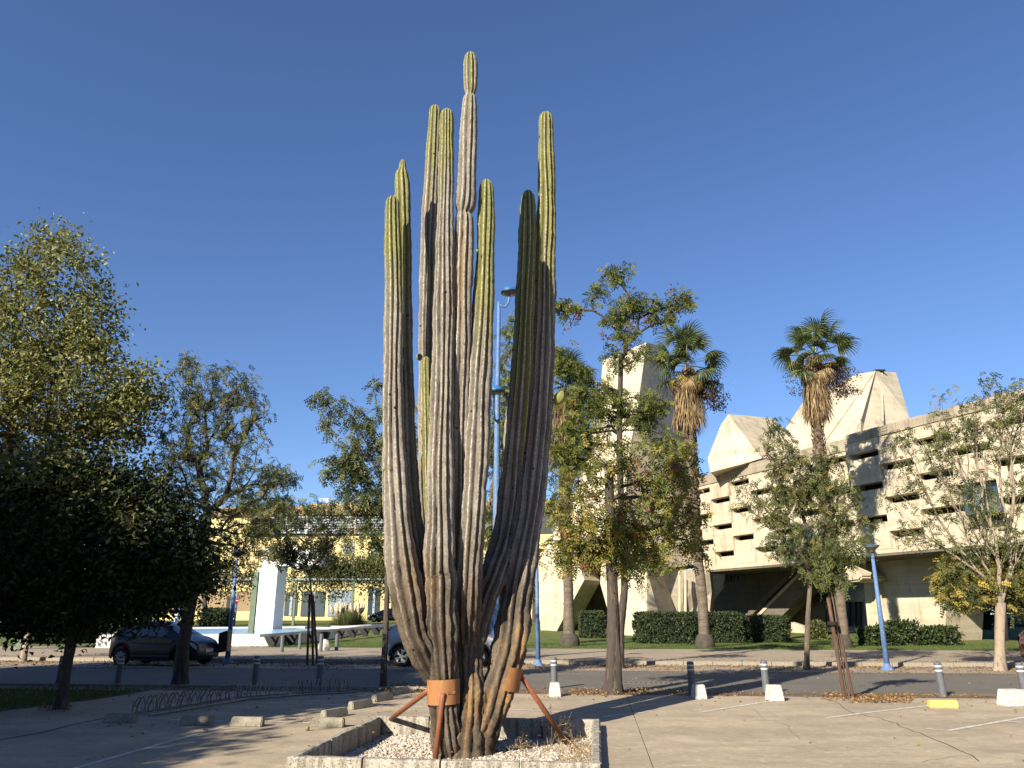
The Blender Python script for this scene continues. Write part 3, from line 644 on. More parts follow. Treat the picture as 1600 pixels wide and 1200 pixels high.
# woody trunk
def woody(path, ribs, name='trunk'):
    return stem(path, ribs=ribs, gtop=-200, depthk=.20, wood0=600, tip=False, rough=1.7, name=name)
woody([(733, 880, 17, 11.85), (733, 960, 20, 11.85), (733, 1040, 20, 11.8), (734, 1095, 28, 11.72), (730, 1140, 40, 11.70), (725, 1180, 45, 11.72), (722, 1200, 44, 11.75)], 13)
woody([(690, 1040, 8, 11.75), (697, 1090, 14, 11.7), (702, 1125, 22, 11.7), (712, 1160, 28, 11.75), (716, 1198, 32, 11.75)], 9)
# rounded fruits and a bud
def bud(u, v, r, Y, tilt, k=1.35):
    mb = MB(); n = 22; m = 11; vs = []
    for i in range(m):
        f = i/(m-1); rr = math.sin(PI*(.03+.94*f))**.8; z = (f-.5)*2*k
        for j in range(n*1):
            q = 2*PI*j/n; w = 1-.16*abs(math.sin(q*7/2)); vs.append(Matrix.Rotation(tilt, 3, 'Y') @ (Vector((math.cos(q)*rr*w, math.sin(q)*rr*w, z))*r*px(v, Y)))
    mb.add([p+P(u, v, Y)-Vector(cO) for p in vs], [(i*n+j, i*n+(j+1) % n, (i+1)*n+(j+1) % n, (i+1)*n+j) for i in range(m-1) for j in range(n)]+[tuple(range(n-1, -1, -1)), tuple((m-1)*n+j for j in range(n))])
    mb.build('bud', 'fruit', cactus, smooth=True)
bud(874, 622, 9.5, 12.95, R(28)); bud(655, 558, 5.5, 12.2, R(-20), 1.1); bud(600, 733, 4, 11.1, R(-10), 1.2); bud(746, 392, 3, 11.25, R(60), .8)

# ---------------------------------------------------------------- rusty steel props
def band(root, c, r, h, axis, th=.012, a0=0, a1=2*PI, n=40, tp=1.0):
    mb = MB(); M_ = axis; vs = []; k = n+1
    for i in range(k):
        q = a0+(a1-a0)*i/n
        for (rr, z) in ((r, -h/2), (r*tp, h/2), (r*tp-th, h/2), (r-th, -h/2)):
            vs.append(Vector(c)+M_ @ Vector((math.cos(q)*rr, math.sin(q)*rr, z)))
    fs = [(i*4+j, (i+1)*4+j, (i+1)*4+(j+1) % 4, i*4+(j+1) % 4) for i in range(n) for j in range(4)]
    if a1-a0 < 2*PI-.01: fs += [(0, 1, 2, 3), (n*4+3, n*4+2, n*4+1, n*4)]
    mb.add(vs, fs); return mb.build('collar', 'rust', root, smooth=False)
cY = 11.42; cc = P(693, 1080, cY); rad = 25.5*px(1080, cY)
pA = thing('rusty_prop', 'rust brown steel collar on two slanting tube legs clasping the left foot of the cactus', 'prop', (cc.x, cc.y, GZ))
rel = lambda p, o: Vector(p)-o.location
hC = 36*px(1080, cY)
band(pA, rel(cc, pA), rad, hC, Matrix.Rotation(R(-2), 3, 'Y'), n=48)
st = MB(); st.lathe([(rad*.93, -.02), (rad*.95, .02)], 40, rel(cc-Vector((0, 0, hC/2+.015)), pA)); st.build('strap', 'black_strap', pA)
cr_ = MB(); cr_.box(rel(cc+Vector((rad*.55, -rad*.85, .0)), pA), (.12, .006, .04), R(33)); cr_.build('clamp_plate', 'rust', pA, bevel=.002)
for a, b, yb in (((668, 1080), (590, 1139), None), ((692, 1084), (680, 1190), 10.95)):
    pa = P(a[0], a[1], cY-.05 if yb is None else cc.y-rad-.01); g = G(b[0], b[1], GZ-.02)
    if yb is None: pa = P(a[0], a[1], cc.y); 
    mb = MB(); d = (g-pa).normalized(); mb.tube([rel(pa-d*.01, pA), rel(pa, pA), rel(g+d*.1, pA)], [.030, .036, .036], 16); mb.build('leg', 'rust_tube', pA, smooth=True)
pcY = 11.78; pc = P(797, 1058, pcY); pB = thing('rusty_prop', 'rust brown curved plate with one long slanting tube leg bracing the right cactus arm', 'prop', (pc.x, pc.y, GZ))
ax = Matrix.Rotation(R(12), 3, 'Y')
band(pB, rel(P(786, 1057, pcY+.02), pB), 29*px(1058, pcY), .32, ax, a0=R(-78), a1=R(100), n=28)
pa = P(812, 1053, pcY-.05); g = G(889, 1166, GZ-.02); mb = MB(); mb.tube([rel(pa, pB), rel(g+(g-pa).normalized()*.08, pB)], .036, 16); mb.build('leg', 'rust_tube', pB, smooth=True)
# ---------------------------------------------------------------- concrete laboratory building, right
Z0 = KZ
lab = thing('concrete_building', 'raw concrete brutalist building on slanting legs, staggered slots in its long wall', 'building', (0, 0, 0))
F0 = G(1358, 1003, KZ)
dF = Vector((-533, FPX*cs-sn*(-360), 0)).normalized(); nF = Vector((-dF.y, dF.x, 0)); nF = nF if nF.dot(Vector((-1, -1, 0))) > 0 else -nF
def hit(u, v, p0, n):
    r_ = Vector(ray(u, v)); o = Vector((0, 0, EYE)); k = (p0-o).dot(n)/r_.dot(n); return o+r_*k
def W(s, z, off=0.0): p = F0+dF*s+nF*off; return Vector((p.x, p.y, z))
def WP(u, v, off=0.0): return hit(u, v, F0+nF*off, nF)
def wbox(name, s_a, s_b, z_a, z_b, o0, o1, m, parent, **kw):
    mb = MB(); mb.prism([W(s_a, z_a, o1), W(s_b, z_a, o1), W(s_b, z_b, o1), W(s_a, z_b, o1)], nF*(o0-o1)); return mb.build(name, m, parent, **kw)
def wpoly(name, pts, off, th, m, parent, bevel=0, **kw):
    mb = MB(); mb.prism([WP(u, v, off) for u, v in pts], -nF*th); return mb.build(name, m, parent, bevel=bevel, **kw)
ZB, ZT, OL = 5.15, 12.72, -1.6
def rows(sa, pitch, ncol, off, ztop0, rp, cut=None, sgn=-1):
    for c in range(ncol):
        a = sa+sgn*pitch*c; b = a+sgn*pitch; lo, hi = min(a, b), max(a, b); z = ZT-.62; k = 0
        zs = [ztop0-rp*i for i in range(20)]
        wbox('panel', lo+.012, hi-.012, zs[0], ZT-.55, off-.5, off+(.0 if c % 2 else .03), 'concrete', lab)
        for i in range(20):
            top = zs[i]; bot = max(ZB+.02, zs[i+1])
            if top-ZB < .25: break
            if cut and cut(c, i): continue
            o_ = off+random.uniform(-.012, .012)
            if (i+c) % 2 == 0 and bot < top-.5:
                mb = MB(); ch = .28                      # a slot above, its end cut on the slant
                e0, e1 = lo+.012, hi-.012; zz = top-.40
                poly = [W(e0, bot, o_), W(e1, bot, o_), W(e1, zz, o_), W(e1, top, o_)] 
                poly = [W(e0, bot, o_), W(e1, bot, o_), W(e1, zz+.16, o_), W(e1-.30, zz, o_), W(e0+.05, zz, o_), W(e0, zz+.03, o_)]
                mb.prism(poly, -nF*.5); mb.build('panel', 'concrete', lab)
            else:
                wbox('panel', lo+.012, hi-.012, bot, top-.015, off-.5, o_+.16, 'concrete', lab)
rows(-.32, 2.35, 13, 0, 11.42, 1.0, cut=lambda c, i: c == 3 and i in (3, 4))
rows(1.3, 2.45, 7, OL, 11.9, 1.07, sgn=1)
for c in range(-20, 1):                                 # coping pieces of the parapet
    wbox('coping', c*1.9-.32+.01, c*1.9-.32+1.88-(0 if c < 0 else 1.9), ZT-.56, ZT+random.uniform(-.02, .02), -.5, .10, 'concrete_weather', lab) if c < 0 else None
for c in range(9):
    wbox('coping', .2+c*1.95, .2+c*1.95+1.94, ZT-.56, ZT+.25+random.uniform(-.02, .02), OL-.5, OL+.10, 'concrete_weather', lab)
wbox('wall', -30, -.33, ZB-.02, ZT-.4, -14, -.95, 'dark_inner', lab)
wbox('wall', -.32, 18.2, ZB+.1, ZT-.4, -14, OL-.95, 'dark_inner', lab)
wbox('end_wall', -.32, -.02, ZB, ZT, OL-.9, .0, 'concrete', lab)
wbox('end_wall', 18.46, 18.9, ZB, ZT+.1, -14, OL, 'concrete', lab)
wbox('soffit', -30, -.33, ZB-.12, ZB, -14, .14, 'concrete_shaded', lab)
wbox('soffit', -.31, 18.9, ZB-.13, ZB-.01, -14, OL+.14, 'concrete_shaded', lab)
wbox('roof', -30, 18.9, ZT-.42, ZT-.3, -14.1, OL-.5, 'concrete_weather', lab)
wd_ = wbox('window', -9.72, -7.37, 6.85, 9.2, -.5, -.30, 'pane', lab)
wbox('pane', -8.6, -8.0, 7.2, 8.3, -.30, -.26, 'pane_pale', wd_); wbox('frame', -8.7, -8.6, 6.85, 9.2, -.3, -.2, 'frame_dark', wd_)
# legs and ramps below the hanging block
wpoly('leg', [(1346, 868), (1358, 1004), (1476, 1004), (1484, 862)], -3.7, 3.2, 'concrete_leg', lab)
wpoly('leg', [(1300, 868), (1318, 876), (1347, 901), (1343, 908), (1322, 910), (1296, 890)], -1.4, 2.2, 'concrete_leg', lab, bevel=.12)
wpoly('ramp', [(1104, 952), (1116, 966), (1162, 968), (1256, 879), (1168, 872)], -7.0, 2.5, 'concrete_shaded', lab)
wpoly('ramp_edge', [(1152, 972), (1163, 972), (1262, 876), (1250, 876)], -6.4, .6, 'concrete_shaded', lab)
wpoly('ramp', [(1176, 972), (1212, 972), (1296, 889), (1268, 877)], -6.2, 1.2, 'concrete_shaded', lab)
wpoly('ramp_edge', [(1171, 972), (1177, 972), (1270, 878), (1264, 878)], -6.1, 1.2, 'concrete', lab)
wpoly('back_wall', [(1228, 940), (1300, 940), (1300, 1003), (1228, 1003)], -8.5, .4, 'concrete_shaded', lab)
wpoly('back_wall', [(1090, 872), (1500, 862), (1500, 1006), (1090, 1006)], -12.5, .4, 'concrete_shaded', lab)
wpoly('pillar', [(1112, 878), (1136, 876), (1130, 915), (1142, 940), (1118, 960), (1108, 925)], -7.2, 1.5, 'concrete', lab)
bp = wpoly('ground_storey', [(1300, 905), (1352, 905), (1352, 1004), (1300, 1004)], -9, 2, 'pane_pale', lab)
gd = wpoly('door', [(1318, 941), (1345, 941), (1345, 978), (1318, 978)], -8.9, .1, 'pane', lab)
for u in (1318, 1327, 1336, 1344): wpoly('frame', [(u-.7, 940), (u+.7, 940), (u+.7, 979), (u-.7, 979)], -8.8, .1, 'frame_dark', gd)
dr = wpoly('door', [(1271, 948), (1290, 948), (1290, 1002), (1271, 1002)], -8.4, .1, 'concrete_shaded', lab)
wpoly('low_wall', [(1236, 972), (1276, 986), (1276, 1004), (1236, 1004)], -4.2, .4, 'concrete', lab)
gr_ = wpoly('grille', [(1132, 886), (1160, 885), (1158, 892), (1134, 911)], -6.9, .05, 'dark_inner', lab)
for k in range(5): wpoly('bar', [(1133+k*6, 884), (1134+k*6, 884), (1134+k*6, 912-k*2), (1133+k*6, 912-k*2)], -6.7, .08, 'frame_dark', gr_)
def solid(name, pts, faces, off, m, parent, **kw):      # front facets given as (u, v, Y), closed behind
    Vf = [P(*p) for p in pts]; mb = MB(); n = len(Vf); off = Vector(off); ec = {}
    for f in faces:
        for a, b in zip(f, f[1:]+f[:1]): ec[(a, b)] = 1
    bd_ = [(a, b) for (a, b) in ec if (b, a) not in ec]
    mb.add(Vf+[p+off for p in Vf], [tuple(f) for f in faces]+[tuple(n+i for i in reversed(f)) for f in faces]+[(b, a, a+n, b+n) for a, b in bd_])
    o = mb.build(name, m, parent, **kw)
    import bmesh
    bm = bmesh.new(); bm.from_mesh(o.data); bmesh.ops.recalc_face_normals(bm, faces=bm.faces); bm.to_mesh(o.data); bm.free(); return o
solid('rooflight', [(1212, 700, 57), (1229, 667, 57), (1254, 629, 57.5), (1337, 585, 59), (1367, 580, 57), (1288, 690, 54.5), (1332, 679, 53.5), (1345, 655, 54), (1400, 582, 59), (1421, 652, 56), (1422, 672, 55), (1345, 688, 53.6), (1286, 706, 54.6), (1212, 716, 57)],
      [[13, 0, 1, 2, 3, 4, 5, 12], [5, 4, 7, 6], [7, 4, 8, 9, 10, 11, 6], [12, 5, 6, 11]], (2.2, 6, 0), 'concrete', lab)
solid('rooflight', [(1106, 716, 62), (1127, 663, 63), (1138, 647, 62), (1206, 653, 67), (1226, 671, 66), (1206, 716, 60), (1190, 716, 59), (1164, 724, 59), (1110, 738, 61), (1144, 693, 60.5)],
      [[0, 1, 2, 9, 7, 8], [2, 6, 7, 9], [2, 3, 4, 5, 6]], (3, 7, 0), 'concrete', lab)
rb = MB()
for a, b in (((1367, 580, 56.9), (1288, 690, 54.4)), ((1367, 580, 56.9), (1345, 655, 53.9)), ((1378, 581, 57.6), (1380, 658, 54.6))):
    mb = MB(); mb.tube([P(*a), P(*b)], .06, 6); mb.build('seam', 'concrete', lab)
mb = MB(); mb.box(P(1373, 580, 57.6), (.8, .6, .12)); mb.build('hatch', 'frame_dark', lab)
for (u, v, Y) in ((1322, 640, 55.2), (1310, 658, 54.8), (1336, 622, 55.6), (1300, 672, 54.5), (1345, 606, 56)):
    pass
tower = thing('concrete_tower', 'tall leaning raw concrete tower on V shaped legs behind the palms and trees', 'tower', (0, 0, 0))
solid('wall', [(845, 993, 66), (841, 880, 66), (866, 830, 66), (903, 760, 66), (937, 620, 67), (942, 563, 67.5), (1010, 535, 66), (996, 640, 63), (984, 700, 61.5), (975, 800, 60), (940, 858, 60.5), (906, 893, 63), (853, 993, 65.5),
               (1038, 542, 74), (1072, 700, 72), (1095, 800, 70), (1100, 880, 66), (1010, 892, 58.5), (938, 912, 60.5)],
      [[0, 1, 2, 3, 10, 11, 12], [3, 4, 5, 6, 7, 8, 9, 10], [6, 13, 14, 15, 16, 17, 9, 8, 7], [10, 9, 17, 18]], (1, 6, 0), 'concrete', tower)
solid('buttress', [(853, 993, 65.2), (866, 993, 64.2), (913, 906, 62.0), (908, 891, 62.4)], [[0, 1, 2, 3]], (1.5, 2, 0), 'concrete_leg', tower)
solid('inner_wall', [(862, 994, 70), (905, 880, 70), (945, 880, 68), (985, 1000, 68)], [[0, 1, 2, 3]], (.3, 1, 0), 'concrete_shaded', tower)
solid('leg', [(938, 912, 60.3), (950, 955, 58), (974, 1003, 56), (1012, 1005, 55), (1029, 957, 57), (1010, 890, 58.3)], [[0, 1, 2, 3, 4, 5]], (2, 4, 0), 'concrete_leg', tower)
solid('side_wall', [(1008, 893, 61), (1108, 889, 64), (1112, 925, 64), (1104, 1002, 62), (1020, 1002, 60)], [[0, 1, 2, 3, 4]], (1, 3, 0), 'concrete', tower)
for u in (1062, 1071): 
    mb = MB(); mb.tube([P(u, 893, 61.8), P(u, 1000, 60.6)], .10, 8); mb.build('pipe', 'concrete', tower)
mb = MB(); mb.tube([P(1276, 520, 57), P(1275, 500, 57)], .04, 6)
ant = thing('antenna', 'thin pale rod antenna rising behind the right palm above the roof', 'antenna', P(1276, 560, 58.5))
mb = MB(); mb.tube([(0, 0, -1), (0, 0, (560-497)*px(530, 58.5))], .035, 6); mb.build('rod', 'white_render', ant)
mb = MB(); mb.box((0, 0, -3.4), (.3, .3, 5)); mb.build('mast', 'concrete_weather', ant)

# unseen blocks added behind the viewer to cut low sky fill, also reflected
for x0, x1, y, h, lb in ((-95, -22, -52, 13, 'unseen long tan block behind the viewer at left, added to cut sky glare'), (-15, 70, -58, 15, 'unseen long tan block behind the viewer at right, added to cut sky glare')):
    bb = thing('sky_blocker', lb, 'building', (0, 0, 0)); mb = MB(); mb.box(((x0+x1)/2, y, h/2-.4), (x1-x0, 12, h)); mb.build('wall', 'tan_wall', bb)
    for fl in range(3):
        for k in range(int((x1-x0)/6)): mb = MB(); mb.box((x0+3.5+k*6, y+6.02, 2.2+fl*4), (2.6, .1, 1.7)); mb.build('window', 'pane', bb)
# ---------------------------------------------------------------- yellow building and the plaza, left
TY = 108.0; nY = -E2; y0 = ST(0, TY)
def Q(u, v, off=0.0): return hit(u, v, y0-E2*off, E2)
def qrect(name, u0, v0, u1, v1, o0, th, m, parent, **kw):   # rectangle on the wall plane, edges level
    a, b = Q(u0, v0, o0), Q(u1, v1, o0); sa, sb = toST(a)[0], toST(b)[0]; z1, z0_ = a.z, b.z
    mb = MB(); mb.prism([ST(sa, TY-o0, z0_), ST(sb, TY-o0, z0_), ST(sb, TY-o0, z1), ST(sa, TY-o0, z1)], E2*th); return mb.build(name, m, parent, **kw)
yb = thing('yellow_building', 'long pale yellow building with a band of grey louvres under its flat roof', 'building', (0, 0, 0))
qrect('wall', 330, 797, 1010, 972, 0, 10, 'yellow_wall', yb); qrect('wall', 150, 925, 400, 955, .02, .5, 'tan_wall', yb); qrect('wall', 150, 956, 400, 972, .05, .5, 'yellow_wall', yb)
qrect('cornice', 328, 793, 1010, 797.5, .5, 11, 'tan_wall', yb)
lv = qrect('louvre_band', 398, 806, 900, 834, .03, .1, 'dark_louvre', yb)
for r in range(7):
    for (a, b) in ((400, 478), (480, 553), (555, 612), (614, 690), (692, 800)):
        qrect('slat', a, 807.2+r*4, b-1, 809.2+r*4, .45, .35, 'grey_metal', lv)
for u in (398, 479, 554, 613, 691): qrect('mullion', u-.8, 806, u+.8, 834, .5, .4, 'white_render', lv)
for (a, b, c, d, m) in ((580, 850, 594, 868, 'grey_metal'), (538, 845, 552, 868, 'grey_metal'), (500, 848, 512, 866, 'grey_metal'), (446, 926, 463, 962, 'pane'), (472, 924, 506, 963, 'pane'), (514, 922, 548, 963, 'pane_pale'), (576, 918, 592, 964, 'pane'), (612, 924, 640, 964, 'pane'), (355, 932, 368, 955, 'frame_dark'), (780, 880, 800, 930, 'pane')):
    w_ = qrect('window', a, b, c, d, .12, .1, m, yb); qrect('frame', a+(b-b)+(c-a)*.47, b, a+(c-a)*.53, d, .2, .1, 'grey_metal', w_)
qrect('penthouse', 484, 786.5, 1000, 794, -4, 4, 'tan_wall', yb)
for k in range(14): qrect('rail_post', 486+k*9, 787, 486.8+k*9, 793, -3.6, .1, 'white_render', yb)
rl = thing('roof_rail', 'small white tubular railing standing on the yellow building roof', 'railing', ST(toST(Q(508, 786, -3.5))[0], TY+3.5, Q(508, 786.5, -3.5).z))
k_ = px(784, 112)
for i in range(4):
    mb = MB(); mb.tube([(-9*k_+i*6*k_, 0, 0), (-9*k_+i*6*k_, 0, 7*k_)], .07, 5); mb.build('post', 'white_render', rl)
for z in (3.5, 7):
    mb = MB(); mb.tube([(-9*k_, 0, z*k_), (9*k_, 0, z*k_)], .07, 5); mb.build('rail', 'white_render', rl)
dsh = thing('roof_cabinet', 'white boxy roof cabinet with a mast above the yellow building', 'cabinet', ST(toST(Q(570, 787, -6))[0], TY+6, Q(570, 787, -6).z))
mb = MB(); mb.box((0, 0, .6), (1.5, 1, .9)); mb.build('box', 'white_render', dsh, bevel=.03); mb = MB(); mb.tube([(0, 0, 0), (0, 0, 2.2)], .06, 6); mb.build('mast', 'white_render', dsh)

Yc = 62.0; wf = thing('white_portal', 'big white rendered portal with a square column on the lawn', 'portal', P(418, 988, Yc))
k_ = px(940, Yc); w0, h0 = 31*k_, 100*k_
mb = MB(); mb.box((0, 0, h0/2-.3), (w0*1.02, 1.6, h0+.6), -R(10)); mb.build('column', 'white_render', wf)
mb = MB(); mb.box((w0*1.05, .3, h0+14*k_), (95*k_, 1.7, 29*k_), -R(10)); mb.build('beam', 'white_render', wf)
def pergola():
    Yp = 76.0; o = P(450, 906, Yp); pg = thing('pergola', 'long thin steel pergola overgrown with hanging ivy before the yellow building', 'pergola', (o.x, o.y, hz(76)))
    a, b = P(288, 906, Yp)-pg.location, P(625, 905, Yp)-pg.location
    for dy in (0, 3):
        mb = MB(); mb.tube([a+Vector((0, dy, 0)), b+Vector((0, dy, 0))], .10, 6); mb.build('beam', 'grey_metal', pg)
    for u in (300, 463, 553, 606):
        q = P(u, 906, Yp)-pg.location; mb = MB(); mb.box((q.x, q.y, q.z/2), (.22, .22, q.z)); mb.build('post', 'green_post', pg)
    T = []
    for n, (u0, u1, va, vb, dy) in ((330, (488, 628, 878, 906, 1.5)), (120, (440, 628, 900, 935, 1.0)), (110, (285, 405, 896, 930, 1.0)), (60, (498, 625, 868, 884, 1.5))):
        for _ in range(n):
            f = random.random(); u = u0+(u1-u0)*f; T.append(P(u, va+(vb-va)*random.random()**1.3, Yp+random.uniform(-.5, 3))-pg.location)
    V, F, t = tipleaves(np.array([list(q) for q in T]), 'simple', 2.4, (0, 1), 26, .9, .42)
    link('ivy', npmesh('ivy', V, F, 'leaf_ivy', t), pg, kind='stuff')
pergola()
# basin, long bench
bs_ = thing('fountain_basin', 'low white fountain basin painted light blue inside, left of the portal', 'fountain', G(340, 998, .45))
o = bs_.location; pa = [G(150, 1003, .4), G(425, 1001.5, .4), G(560, 987, .5), G(470, 983, .5), G(250, 985, .5)]
mb = MB(); pts = [p-o for p in pa]
cen = sum(pts, Vector())/len(pts); zt_ = .28; out_ = [Vector((p.x, p.y, 0)) for p in pts]; inn = [Vector((c_.x, c_.y, 0)) for c_ in [cen+(p-cen)*.93 for p in pts]]
n = len(pts); vs = [q+Vector((0, 0, -.6)) for q in out_]+[q+Vector((0, 0, zt_)) for q in out_]+[q+Vector((0, 0, zt_)) for q in inn]+[q+Vector((0, 0, -.2)) for q in inn]
mb.add(vs, [(i+k*n, (i+1) % n+k*n, (i+1) % n+(k+1)*n, i+(k+1)*n) for k in range(3) for i in range(n)]); mb.build('rim', 'white_render', bs_)
mb = MB(); mb.add([q+Vector((0, 0, .16)) for q in inn], [tuple(range(n))]); mb.build('floor', 'pool_paint', bs_)
bn = thing('long_bench', 'long low white bench wall on dark wedge supports beside the plaza path', 'bench', G(560, 1000, .3))
o = bn.location; a, b = P(405, 1003, 40.0), P(640, 985, 62.0)
a.z, b.z = .62, .95
d = (b-a); 
mb = MB(); mb.prism([a-o+Vector((0, 0, 0)), b-o, b-o+Vector((.1, .7, 0)), a-o+Vector((.1, .7, 0))], (0, 0, .13)); mb.build('slab', 'white_render', bn)
for k in range(11):
    f = (k+.5)/11; p = a+d*f-o; mb = MB(); mb.prism([p+Vector((-.35, .1, -.01)), p+Vector((.35, .1, -.01)), p+Vector((.18, .1, -.5)), p+Vector((-.05, .1, -.5))], (0, .45, 0)); mb.build('support', 'frame_dark', bn)
cvp = thing('curved_kerb', 'curved white tubular kerb on the lawn before the pampas grass', 'kerb', G(560, 980, .4))
o = cvp.location; mb = MB(); mb.tube([P(u, v, Y)-o for u, v, Y in ((515, 981.5, 66), (535, 982, 65), (560, 980.5, 66), (590, 978.5, 70), (625, 977, 76))], .20, 10); mb.build('tube', 'white_render', cvp, smooth=True)
for i, (u, v, w, lab_) in enumerate(((8, 985, 40, 'white peaked tent at the left edge beyond the street'), (148, 984, 52, 'white peaked tent with a wavy edge left of the dark hatchback'))):
    Yt = 66; t_ = thing('tent', lab_, 'tent', P(u, 990, Yt)); k_ = px(975, Yt)
    mb = MB(); mb.lathe([(w/2*k_, 0), (w/2*k_, .35), (w/2.6*k_, .75), (w/6*k_, 1.5), (.12, 2.2)], 12, (0, 0, .7)); mb.build('canopy', 'white_cloth', t_, smooth=False)
    for sx in (-1, 1):
        mb = MB(); mb.box((sx*w/2.3*k_, 0, .2), (.1, .1, 1.4)); mb.build('pole', 'white_render', t_)
for i, (u, v0, v1, hw, Y, m, lb) in enumerate(((391, 925, 1000, 4.2, 43, 'green_post', 'tall green steel post left of the white portal'), (30, 950, 1013, 4.5, 39, 'green_post', 'green steel post under the dark tree at the left edge'), (272, 945, 990, 4.6, 60, 'white_render', 'white round pillar seen above the dark hatchback'), (279, 945, 992, 1.6, 52, 'green_post', 'thin green post beside the white pillar above the hatchback'))):
    g = P(u, v1, Y); mb = MB(); k_ = px(v1, Y); h = P(u, v0, Y).z-g.z+1.2
    tp_ = thing('post', lb, 'post', (g.x, g.y, KZ)); mb.box((0, 0, h/2), (hw*2*k_, hw*1.6*k_, h+(g.z-KZ))) if m == 'green_post' else mb.lathe([(hw*k_, -.3), (hw*k_, h)], 16)
    mb.build('shaft', m, tp_); mb = MB(); mb.box((0, 0, .02), (hw*3*k_, hw*3*k_, .05)); mb.build('foot', 'steel', tp_)
# ---------------------------------------------------------------- trees and plants
def BL(*a): return list(a)
# off-frame trees at the left whose shade lies over the lot
def shade_tree(x, y, h, r, lb):
    root = thing('shade_tree', lb, 'tree', (x, y, 0)); att = unit(rng.normal(0, 1, (620, 3)))*(rng.uniform(0, 1, (620, 1))**.4)*np.array([r, r, h*.38])+np.array([0, 0, h*.62])
    L = np.array([[0, 0, z] for z in np.linspace(0, h*.45, 12)]); pos, par, cnt, ends = skeleton(L, att, .5)
    V, F = bark_tube([[0, 0, -.1], [.1, .05, h*.25], [0, 0, h*.45]], [.24, .2, .16]); link('trunk', npmesh('trunk', V, F, 'bark', smooth=True), root)
    V, F = limbs(pos, par, np.minimum(.008*cnt**.5, .15), 12); link('limbs', npmesh('limbs', V, F, 'bark'), root)
    V, F, t = tipleaves(np.concatenate([pos[ends], pos[par[ends]]]), 'simple', 2.6, (0, 1), 24, .4, .36); link('crown', npmesh('crown', V, F, 'leaf_dark', t), root, kind='stuff')
for q in SHADE: shade_tree(*q)

# the big pale-leaved tree, upper left
tree('lime_leaved_tree', 'tall tree with pale yellow green heart leaves at the upper left', 'tree',
     [(-40, 1085, 13), (-25, 960, 11), (0, 820, 9), (20, 720, 7)],
     BL((95, 430, 75, 55, 60), (90, 375, 45, 30, 26), (40, 400, 25, 25, 10), (40, 520, 90, 80, 150), (150, 500, 40, 60, 60), (110, 600, 110, 80, 230), (-40, 600, 90, 130, 120), (200, 640, 55, 60, 75), (60, 690, 160, 50, 160), (225, 600, 30, 35, 20), (-20, 460, 60, 60, 50), (60, 745, 90, 40, 46, -4.5), (150, 790, 70, 24, 14, -4.5), (215, 822, 20, 10, 4, -4.8)),
     19.5, 'leaf_lime', 'bark', 'simple', 1.3, 17, (.1, 1), .6, .20, depth=.9, twig=.006)
tree('orange_tree', 'dense round dark leaved tree with leaning forked trunk on the grass patch', 'tree',
     [(93, 1108, 8.5), (103, 1050, 7.5), (113, 990, 8), (120, 965, 9)],
     BL((120, 830, 130, 100, 330), (230, 850, 85, 110, 220), (30, 840, 110, 110, 230), (110, 930, 160, 45, 230), (240, 900, 70, 48, 110), (20, 940, 80, 50, 70), (290, 870, 40, 60, 60), (150, 760, 100, 50, 120), (-20, 930, 60, 40, 60)),
     None, 'leaf_dark', 'bark_dark', 'simple', 1.15, 22, (0, .9), .5, .22, depth=.8, extra=[[(121, 968, 6, 0), (128, 950, 5, 0), (140, 920, 4, 0)]])
tree('locust_tree', 'feathery olive leaved tree with dark leaning trunk between hatchback and street', 'tree',
     [(281, 1072, 11.5), (286, 1010, 9.5), (298, 940, 9), (314, 860, 8), (325, 800, 7)],
     BL((330, 600, 75, 45, 85), (300, 660, 55, 70, 90), (375, 650, 40, 60, 60), (350, 720, 90, 60, 120), (430, 745, 35, 22, 34), (400, 800, 60, 50, 80), (295, 560, 16, 12, 7), (330, 870, 80, 50, 90), (270, 750, 50, 60, 60), (400, 640, 22, 16, 10), (455, 745, 16, 10, 8)),
     None, 'leaf_acacia', 'bark_dark', 'pinnate', .85, 3, (.1, 1), .5, .2, depth=.9, twig=.006, step=.3)
tree('slim_locust_tree', 'slim upright tree with drooping feathery leaves, its trunk left of the cactus', 'tree',
     [(599, 1076, 5.2), (602, 1000, 4.6), (606, 900, 4.2), (608, 840, 3.8)],
     BL((560, 640, 50, 22, 18), (575, 700, 45, 60, 50), (545, 720, 36, 24, 20), (570, 770, 50, 40, 42), (600, 820, 30, 60, 24), (515, 735, 14, 10, 5), (508, 618, 14, 12, 7), (588, 600, 10, 8, 4), (640, 700, 30, 80, 36), (548, 830, 40, 26, 12), (512, 660, 12, 10, 4)),
     None, 'leaf_young', 'bark_dark', 'pinnate', 1.05, 5, (0, 1), .6, .2, depth=.8, twig=.0045, bare=.08)
tree('staked_sapling', 'thin wispy sapling tied among three dark stakes beyond the street', 'tree',
     [(489, 1037, 1.6), (489, 980, 1.5), (487, 930, 1.4), (484, 900, 1.3)],
     BL((480, 860, 60, 30, 55), (430, 850, 40, 35, 40), (440, 800, 55, 26, 50), (520, 830, 40, 30, 26), (500, 790, 30, 18, 16), (400, 810, 30, 40, 30)),
     None, 'leaf_acacia', 'bark_pale', 'pinnate', 1.25, 4, (.1, 1), .5, .25, depth=.8, twig=.008, bare=.1)
